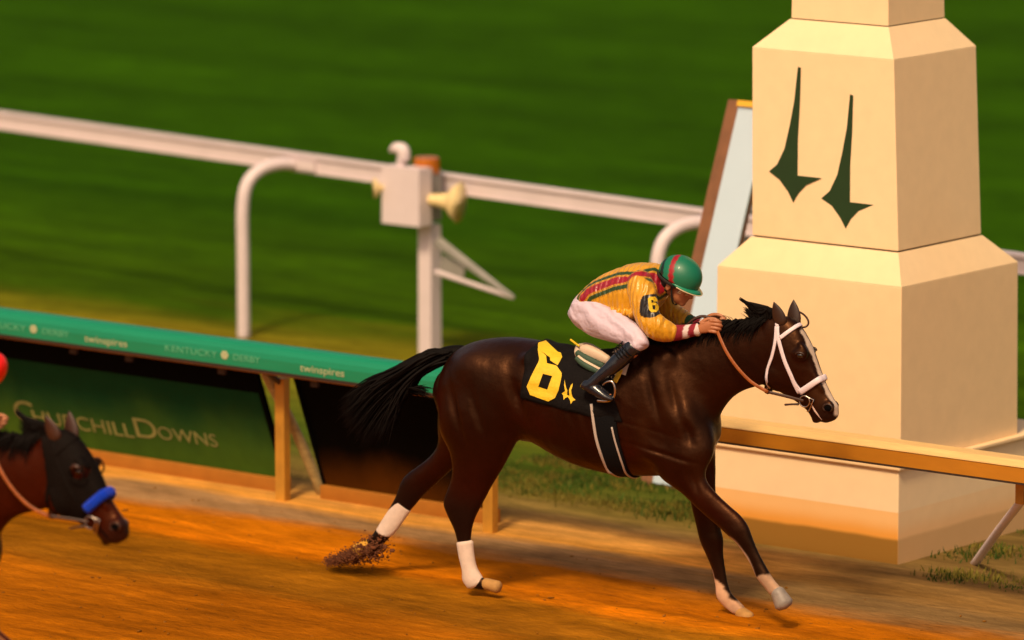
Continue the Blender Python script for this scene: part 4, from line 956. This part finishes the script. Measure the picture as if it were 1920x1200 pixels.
    for k in range(9):                                                   # puffs and folds of the satin
        a = 1115+k*12; ellipsoid(bm, P(a, 578+k*1.6, -.12-.006*k), (.022, .05, .035), Matrix.Rotation(rad(20), 3, 'Y'))
    me = remesh(bm, .006, 4, .5); co = coords(me)
    # wrinkles as real relief
    nr = np.empty(len(me.vertices)*3, 'f'); me.vertices.foreach_get('normal', nr); nr = nr.reshape(-1, 3)
    arm_f = sm(np.abs(co[:, 1]), .17, .20)
    wr = .0030*vnoise(co*np.array([1, .2, .25]), 48, 11)*(1-arm_f) + .0036*vnoise(co*np.array([.6, .6, 1]), 30, 12)*arm_f
    co = co + nr*wr[:, None]; me.vertices.foreach_set('co', co.astype('f').ravel()); me.update()
    bvs = bvh_of(me); silk_fn(me, co, bvs)
    sl = link('silks', me, M_silk, root)
    # ---- breeches
    bm = bmesh.new()
    rings(bm, [pair((1077, 572), (1079, 600), 0, .09), pair((1086, 553), (1098, 618), 0, .145), pair((1104, 538), (1124, 620), 0, .158), pair((1130, 530), (1148, 605), 0, .155)], 26, 4, e=.92)
    for s in (-1, 1):
        limb2(bm, [(1097, 580, s*.065, 34, 27), (1118, 596, s*.115, 36, 28), (1146, 610, s*.165, 31, 26), (1172, 622, s*.21, 26, 23), (1194, 634, s*.25, 20, 20), (1202, 643, s*.262, 15.5, 17), (1190, 648, s*.27, 14, 16), (1180, 652, s*.275, 12, 14)])
    me = remesh(bm, .007, 4, .5); co = coords(me); nr = np.empty(len(me.vertices)*3, 'f'); me.vertices.foreach_get('normal', nr); nr = nr.reshape(-1, 3)
    co = co + nr*(.0022*vnoise((co@np.array([[.35, 0, .9], [0, .5, 0], [-.2, 0, .95]]).T)*np.array([1, .4, 1]), 24, 21))[:, None]; me.vertices.foreach_set('co', co.astype('f').ravel()); me.update()
    link('breeches', me, M_breech, root)
    # ---- boots
    for s in (-1, 1):
        bm = bmesh.new()
        limb2(bm, [(1190, 649, s*.27, 17, 17), (1176, 662, s*.28, 16.5, 17), (1160, 677, s*.295, 16, 16), (1142, 693, s*.315, 13.5, 14), (1124, 707, s*.328, 11.5, 12), (1112, 718, s*.335, 11.5, 12), (1106, 724, s*.338, 12, 12)])
        limb2(bm, [(1091, 724, s*.338, 5, 7), (1098, 722, s*.338, 10, 11), (1110, 727, s*.338, 12.5, 12), (1124, 735, s*.337, 11, 13), (1138, 743, s*.335, 8, 13), (1150, 748, s*.333, 5, 10)])
        me = remesh(bm, .0055, 3, .5); bt = link('boot', me, M_boot, root)
        bm = bmesh.new()
        for a in ((1181, 648), (1176, 652), (1171, 656), (1167, 660)):
            c = P(a[0]-2, a[1]+6, s*.285); t = (P(1160, 677, 0)-P(1190, 649, 0)).normalized(); l_ = LY; n = t.cross(l_)
            tube(bm, [c+n*math.cos(q)*.058+l_*math.sin(q)*.058 for q in [rad(d) for d in range(0, 361, 30)]], .0035, 6, 2, cap=False)
        obj('boot_strap', bm, M_elastic, bt, smooth=True)
    # ---- cuffs
    for s in (-1, 1):
        bm = bmesh.new()
        if s < 0: limb2(bm, [(1256, 624, -.185, 15.5, 14), (1266, 624, -.165, 15, 13.5), (1285, 622, -.125, 13, 12), (1300, 619, -.095, 11.5, 11), (1309, 618, -.08, 12, 11), (1312, 617, -.077, 9.5, 9)], 24, 6)
        else: limb2(bm, [(1286, 600, .175, 13, 12), (1298, 604, .14, 12, 11), (1310, 607, .10, 11, 10), (1318, 609, .08, 11, 10)], 24, 6)
        bmesh.ops.recalc_face_normals(bm, faces=bm.faces)
        me = bpy.data.meshes.new('cuff'); bm.to_mesh(me); bm.free(); co = coords(me)
        x = co[:, 0]; c = np.repeat(np.array([[.24, .006, .02]]), len(co), 0)
        X = lambda px: P(px, 620, -.12).x
        if red: c[:] = (.75, .68, .68)
        else:
            c[x < X(1271)] = (.01, .08, .03)
            for a, b in ((1287, 1294), (1302, 1312)): c[(x > X(a)) & (x < X(b))] = (.70, .58, .56)
        set_col(me, c); link('cuff', me, M_cuff, root)
    # ---- helmet
    bm = bmesh.new(); ellipsoid(bm, hd(-.004, 0, .055), (.140, .115, .122), HM, seg=64)
    c0 = hd(-.004, 0, .055)
    geom = bm.verts[:]+bm.edges[:]+bm.faces[:]
    bmesh.ops.bisect_plane(bm, geom=geom, plane_co=hd(.02, 0, .022), plane_no=(HUp*1.0+HFw*.10).normalized()*-1, clear_outer=True)
    ed = [e for e in bm.edges if e.is_boundary]; bmesh.ops.holes_fill(bm, edges=ed)
    me = bpy.data.meshes.new('helmet'); bm.to_mesh(me); bm.free(); co = coords(me); helm_fn(me, co, c0); hm = link('helmet', me, M_helm, root)
    # brim
    bm = bmesh.new(); g = []
    for i in range(25):
        a = rad(-88+176*i/24); r1, r2 = .1, 0; ca, sa = math.cos(a), math.sin(a)
        ext = .036*max(0, math.cos(a))**.8
        inn = hd(.0+.122*ca, .106*sa, .030-.004*ca); out = hd(.0+(.130+ext)*ca, (.110+ext*.5)*sa, .020-.018*max(0, ca)); g.append((inn, (inn+out)/2+HUp*.003, out))
    rows = [[bm.verts.new(q) for q in r] for r in g]
    for i in range(24):
        for k in range(2): bm.faces.new((rows[i][k], rows[i+1][k], rows[i+1][k+1], rows[i][k+1]))
    bmesh.ops.recalc_face_normals(bm, faces=bm.faces); bmesh.ops.solidify(bm, geom=bm.faces[:], thickness=.004); obj('brim', bm, M_brim if not red else M_redbrim, hm, smooth=True)
    bm = bmesh.new(); tube(bm, [r[2]-HUp*.002 for r in g[2:-2]], .0032, 6, 1); obj('brim_edge', bm, M_frame, hm, smooth=True)
    # goggles
    bm = bmesh.new(); fr_ = []
    pts = [hd(.078-.05*abs(math.sin(rad(d)))**2.2, .062*math.sin(rad(d)), -.006) for d in range(-88, 89, 11)]
    up = [p+HUp*.018+HFw*.022 for p in pts]; dn = [p-HUp*.024+HFw*.016 for p in pts]; md_ = [p+HFw*.028-HUp*.002 for p in pts]
    rr = [[bm.verts.new(q) for q in (a, b, c)] for a, b, c in zip(up, md_, dn)]
    for i in range(len(rr)-1):
        for k in range(2): bm.faces.new((rr[i][k], rr[i+1][k], rr[i+1][k+1], rr[i][k+1]))
    bmesh.ops.recalc_face_normals(bm, faces=bm.faces); bmesh.ops.solidify(bm, geom=bm.faces[:], thickness=.002)
    gg = obj('goggles', bm, M_lens, root, smooth=True)
    bm = bmesh.new(); tube(bm, up, .004, 6, 1); tube(bm, dn, .004, 6, 1); tube(bm, [up[0], md_[0], dn[0]], .004, 6, 2); tube(bm, [up[-1], md_[-1], dn[-1]], .004, 6, 2); obj('goggle_frame', bm, M_frame, gg, smooth=True)
    bm = bmesh.new()
    an = [rad(a_) for a_ in range(-120, 121, 20)]; sp_ = [hd(-.03-.122*math.cos(a_) if abs(a_) < 1.6 else -.03-.122*math.cos(a_), .104*math.sin(a_), .035-.03*abs(a_)/2) for a_ in an]
    strap(bm, sp_, [(q-hd(-.03, 0, .02)).normalized() for q in sp_], .018, .004)
    obj('goggle_strap', bm, M_hairb, gg, smooth=True)
    # hair and chin strap, eyes
    bm = bmesh.new(); ellipsoid(bm, hd(-.058, 0, -.005), (.058, .078, .062), HM); ellipsoid(bm, hd(-.055, 0, -.05), (.045, .062, .035), HM); obj('hair', bm, M_hairb, root, smooth=True)
    bm = bmesh.new()
    for s in (-1, 1): strap(bm, [hd(-.005, s*.078, .01), hd(.01, s*.068, -.05), hd(.03, s*.045, -.105), hd(.035, 0, -.125)], [LY*s+HFw*.01, LY*s, LY*s*.7-HUp*.5, -HUp], .012, .003)
    obj('chin_strap', bm, M_hairb, hm, smooth=True)
    for s in (-1, 1):
        bm = bmesh.new(); ellipsoid(bm, hd(.079, s*.031, -.012), (.010, .013, .008), HM); obj('eye', bm, M_eye, root, smooth=True)
    return bvs
def silks1(me, co, bv):
    c = np.repeat(np.array([[.66, .32, .014]]), len(co), 0)
    c *= (1+.12*vnoise(co, 20, 2))[:, None]
    def poly(l): 
        o = []
        for a, b in l:
            h, n = hit(bv, a, b)
            if h: o.append(h)
        return o
    A = poly([(1092, 558), (1096, 553), (1101, 547), (1115, 540), (1150, 527), (1185, 518), (1210, 514), (1226, 518), (1236, 530), (1239, 545)])
    d = seg_dist(co, A); m_ = [Vector((q.x, -q.y, q.z)) for q in A]; d = np.minimum(d, seg_dist(co, m_))
    tors = 1-sm(np.abs(co[:, 1]), .185, .20)
    def band(lo, hi, col, ff=tors):
        nonlocal c
        f = sm(d, lo-.0015, lo+.0015)*(1-sm(d, hi-.0015, hi+.0015))*ff; c = mixc(c, col, f)
    band(-1, .024, (.30, .003, .018)); band(.028, .031, (.16, .08, .01)); band(.036, .062, (.018, .055, .014)); band(.066, .068, (.25, .13, .01))
    # black arm band on the near sleeve
    h, n = hit(bv, 1224, 571); 
    pxy = np.array([PJ(v) for v in co[:, :]]) if False else None
    u_ = P(1224+16, 573, -.22)-P(1224-16, 570, -.22); v_ = P(1224, 592, -.22)-P(1224, 552, -.22)
    r = co-np.array(P(1224, 572, -.22)); a = (r@np.array(u_))/u_.length_squared*2; b = (r@np.array(v_))/v_.length_squared*2
    f = ((np.abs(a)**3+np.abs(b)**4) < 1.12) & (co[:, 1] < -.12); c[f] = (.012, .009, .008)
    a2 = a; f2 = ((np.abs(a)**3+np.abs(b)**4) > .92) & ((np.abs(a)**3+np.abs(b)**4) < 1.12) & (co[:, 1] < -.12); 
    # belt line
    set_col(me, np.clip(c, 0, 1))
def helm1(me, co, c0):
    r = co-np.array(c0); c = np.repeat(np.array([[.003, .15, .08]]), len(co), 0)
    f = r@np.array(HFw); u_ = r@np.array(HUp); n = np.array((HFw*.93+HUp*.36).normalized())
    d = r@n; c[(d > -.028) & (d < .006)] = (.30, .004, .012); c[(d < -.072) & (d > -.098)] = (.004, .012, .010)
    set_col(me, c)
M_redbrim = mat('red_brim', (.75, .012, .012), .4)
J1 = thing('person', 'jockey in gold silks and green helmet with red stripe crouching on the leading horse', 'person', (0, 0, 0), HA)
bvs1 = jockey(J1, silks1, helm1)
def on_sleeve(a, b):
    h, n = hit(bvs1, a, b)
    if h is None: return P(a, b, -.28), Vector((0, -1, 0))
    return h, n
def s6(lst): return [(1060+a/3.75, 460+b/3.75) for a, b in lst]
sl = [o for o in J1.children if o.name.startswith('silks')][0]
flat_poly([s6([(580,375),(595,362),(630,362),(642,378),(645,395),(620,397),(616,385),(602,386),(606,408),(618,400),(638,405),(652,425),(654,450),(640,470),(605,472),(588,452)]), s6([(610,420),(614,452),(630,454),(633,438),(629,421)])], on_sleeve, .003, .0015, 'number_six', M_yellow, sl)
# ------------------------------------------------------------------ weeds by the pillar and loose clods on the track
R = random.Random(9); bm = bmesh.new(); cl = bm.loops.layers.float_color.new('Col'); cents = []
for _ in range(150):
    cents.append((R.uniform(-3.4, -.95), R.uniform(2.5, 4.8), R.uniform(.5, 1.2)) if R.random() < .72 else (R.uniform(.7, 3.4), R.uniform(1.95, 4.6), R.uniform(.5, 1.2)))
for cx, cy, sz in cents:
    dry = R.random() < .5; tone = R.uniform(.7, 1.3)
    for _ in range(int(130*sz)):
        x, y = cx+R.gauss(0, .11*sz), cy+R.gauss(0, .08*sz)
        if -.93 < x < .67 and y > 2.11: continue
        h = R.uniform(.012, .05)*sz; a = R.uniform(0, 6.28); w_ = R.uniform(.003, .008); le = R.uniform(.1, .7)*h
        dx, dy = math.cos(a), math.sin(a); ex, ey_ = R.uniform(-1, 1)*le, R.uniform(-1, 1)*le
        v = [bm.verts.new(q) for q in ((x-dx*w_, y-dy*w_, 0), (x+dx*w_, y+dy*w_, 0), (x+ex*.5+dx*w_*.7, y+ey_*.5+dy*w_*.7, h*.6), (x+ex, y+ey_, h), (x+ex*.5-dx*w_*.7, y+ey_*.5-dy*w_*.7, h*.6))]
        f = bm.faces.new(v); c = (.17*tone, .14*tone, .022*tone, 1) if dry or R.random() < .2 else (.050*tone, .095*tone, .010*tone, 1)
        for lp in f.loops: lp[cl] = c
o = obj('weeds', bm, mat('weed_blades', (.06, .12, .01), .7, attr=True, var=.2, spec=.15), None); o['kind'] = 'stuff'
bm = bmesh.new()
for _ in range(900):
    y = R.uniform(-3.6, 1.15); x = R.uniform(-7, 3.2)+y*.6; s_ = abs(R.gauss(0, .004))+.002
    bmesh.ops.create_icosphere(bm, subdivisions=1, radius=s_, matrix=Matrix.Translation((x, y, .014)) @ Matrix.Rotation(R.uniform(0, 3), 4, 'Z') @ Matrix.Diagonal((R.uniform(1, 2.4), R.uniform(.8, 1.2), R.uniform(.4, .8), 1)))
o = obj('loose_dirt', bm, mat('track_crumbs', (.30, .115, .012), .95, var=.5, scale=4, spec=.1), None, smooth=True); o['kind'] = 'stuff'
# ------------------------------------------------------------------ flying dirt behind the hoof
R = random.Random(5); bm = bmesh.new()
for i in range(3200):
    t = R.random()**.8; a = R.gauss(0, 1); px = 712-95*t+R.gauss(0, 11)*(1-.4*t); py = 1026+28*t+R.gauss(0, 12)*(1-.65*t)
    y = .14+R.gauss(0, .07); p = P(px, py, y)
    if p.z < .005: p.z = R.uniform(.005, .02)
    s = R.uniform(.0018, .0062)*(1.25-.6*t)*(2.6 if R.random() < .04 else 1)
    r = bmesh.ops.create_icosphere(bm, subdivisions=1, radius=s, matrix=Matrix.Translation(p) @ Matrix.Rotation(R.uniform(0, 3), 4, 'X') @ Matrix.Diagonal((R.uniform(.9, 2), 1, R.uniform(.5, 1), 1)))
o = obj('dirt_spray', bm, M_clod, None, smooth=True); o.rotation_euler = (0, 0, HA); o['kind'] = 'stuff'
# ------------------------------------------------------------------ second horse and jockey, entering at the left edge
h, n = hit(bv1, 1499, 667)
EYE1 = HR.transposed() @ h
OFF = gp(146, 885, EYE1.z) - EYE1; OFF.z = 0
H2 = thing('race_horse', 'reddish bay race horse in black hood and blue noseband entering at the left edge', 'horse', OFF, HA)
paint_coat(me2, True)
bv2 = build_horse(H2, me2, second=True)
for ch in H2.children:
    if ch.name.startswith('body'): body2 = ch
# hood: the skin of the head between poll and nose, lifted off the coat
bm = bmesh.new(); bm.from_mesh(me2)
def xz(a, b): p = P(a, b, 0); return (p.x, p.z)
hood_poly = [xz(*q) for q in ((1440, 585), (1500, 585), (1560, 640), (1556, 694), (1528, 712), (1500, 752), (1474, 775), (1462, 735), (1452, 690), (1450, 640))]
def inside(x, z, poly):
    c = False; j = len(poly)-1
    for i in range(len(poly)):
        xi, zi = poly[i]; xj, zj = poly[j]
        if ((zi > z) != (zj > z)) and (x < (xj-xi)*(z-zi)/(zj-zi)+xi): c = not c
        j = i
    return c
ey = hit(bv2, 1499, 668)[0]
dele = [v for v in bm.verts if not inside(v.co.x, v.co.z, hood_poly) or ((v.co.x-ey.x)**2*.8+(v.co.z-ey.z)**2 < .036**2 and abs(v.co.y) > .03)]
bmesh.ops.delete(bm, geom=dele, context='VERTS')
bmesh.ops.recalc_face_normals(bm, faces=bm.faces)
bm.normal_update()
for v in bm.verts: v.co += v.normal*.006
hd2 = thing('racing_hood', 'black mesh hood with open eye cups over the head of the left horse', 'hood', OFF, HA)
for l_ in list(bm.verts.layers.float_color): bm.verts.layers.float_color.remove(l_)
bmesh.ops.solidify(bm, geom=bm.faces[:], thickness=.003)
obj('hood_fabric', bm, M_hood, hd2, smooth=True)
for s in (-1, 1):
    c = Vector((ey.x, s*(abs(ey.y)+(.004 if s < 0 else -.012)), ey.z)); bm = bmesh.new()
    tube(bm, [c+Vector((.046*math.cos(a), s*(.010+.016*max(0, -math.cos(a))), .042*math.sin(a))) for a in [rad(d) for d in range(0, 361, 24)]], .0055, 8, 3, cap=False)
    obj('eye_cup', bm, M_hood, hd2, smooth=True)
    bm = bmesh.new()
    tube(bm, [c+Vector((.030*math.cos(a), s*.018, .012+.026*math.sin(a))) for a in [rad(d) for d in range(20, 161, 20)]], [.004, .010, .012, .013, .012, .011, .008, .004], 8, 3)
    obj('eye_cover', bm, M_coat2r, hd2, smooth=True)
b2 = bridle('brown leather bridle with thick blue fleece noseband on the left horse', HA, OFF, bv2, white=False)
o, ns = around(bv2, (1507, 728), (1548, 703), 9, .002)
bm = bmesh.new(); tube(bm, [p+n*.014 for p, n in zip(o, ns)], [.030]*9, 16, 4, flat=.72)
obj('noseband', bm, M_blue, b2, smooth=True)
reins(OFF, HA, bv2, 'brown leather reins on the neck of the left horse in the hood', M_leather_br, None)
FW = HR.transposed() @ Vector((1, 0, 0))
def nod(o):                                                    # the left horse pokes its nose further forward
    if o.type == 'MESH':
        o.data = o.data.copy(); co = coords(o.data).astype('d'); e0 = np.array(ey)
        w_ = sm(co[:, 0], P(1345, 650, 0).x, P(1455, 650, 0).x)*rad(-6.5); r = co-e0; c_, s_ = np.cos(w_), np.sin(w_)
        x = r[:, 0]*c_+r[:, 2]*s_; z = -r[:, 0]*s_+r[:, 2]*c_; co[:, 0] = x+e0[0]; co[:, 2] = z+e0[2]
        o.data.vertices.foreach_set('co', co.astype('f').ravel()); o.data.update()
    for c in o.children: nod(c)
for o in list(bpy.data.objects):
    if o.type == 'EMPTY' and (o.location-OFF).length < 1e-4: nod(o)
J2 = thing('person', 'jockey in bright red helmet cut off by the left edge of the picture', 'person', OFF + FW*.145 + Vector((0, 0, .055)), HA)
def copy_tree(o, par):
    c = o.copy(); COL.objects.link(c); c.parent = par
    for ch in o.children:
        if not ch.name.startswith('number_six'): copy_tree(ch, c)
    return c
for ch in list(J1.children): copy_tree(ch, J2)
def recolor(o, col, fn=None):
    o.data = o.data.copy(); at = o.data.color_attributes['Col']; n_ = len(o.data.vertices); d = np.ones((n_, 4), 'f'); d[:, :3] = col
    if fn: fn(coords(o.data), d)
    at.data.foreach_set('color', d.ravel())
def crouch(o):
    if o.type == 'MESH':
        o.data = o.data.copy(); co = coords(o.data); co[:, 0] += .60*(co[:, 2]-HC.z); o.data.vertices.foreach_set('co', co.ravel()); o.data.update()
    for c in o.children: crouch(c)
for ch in J2.children: crouch(ch)
for ch in J2.children:
    if ch.name.startswith('silks'): recolor(ch, (.78, .72, .74))
    if ch.name.startswith('cuff'): recolor(ch, (.78, .70, .72))
    if ch.name.startswith('helmet'):
        recolor(ch, (.85, .008, .004))
        for g_ in ch.children:
            if g_.name.startswith('brim') and 'edge' not in g_.name: g_.data = g_.data.copy(); g_.data.materials[0] = M_redbrim
            if g_.name.startswith('brim_edge'): g_.data = g_.data.copy(); g_.data.materials[0] = mat('pink_band', (.8, .3, .3), .5)
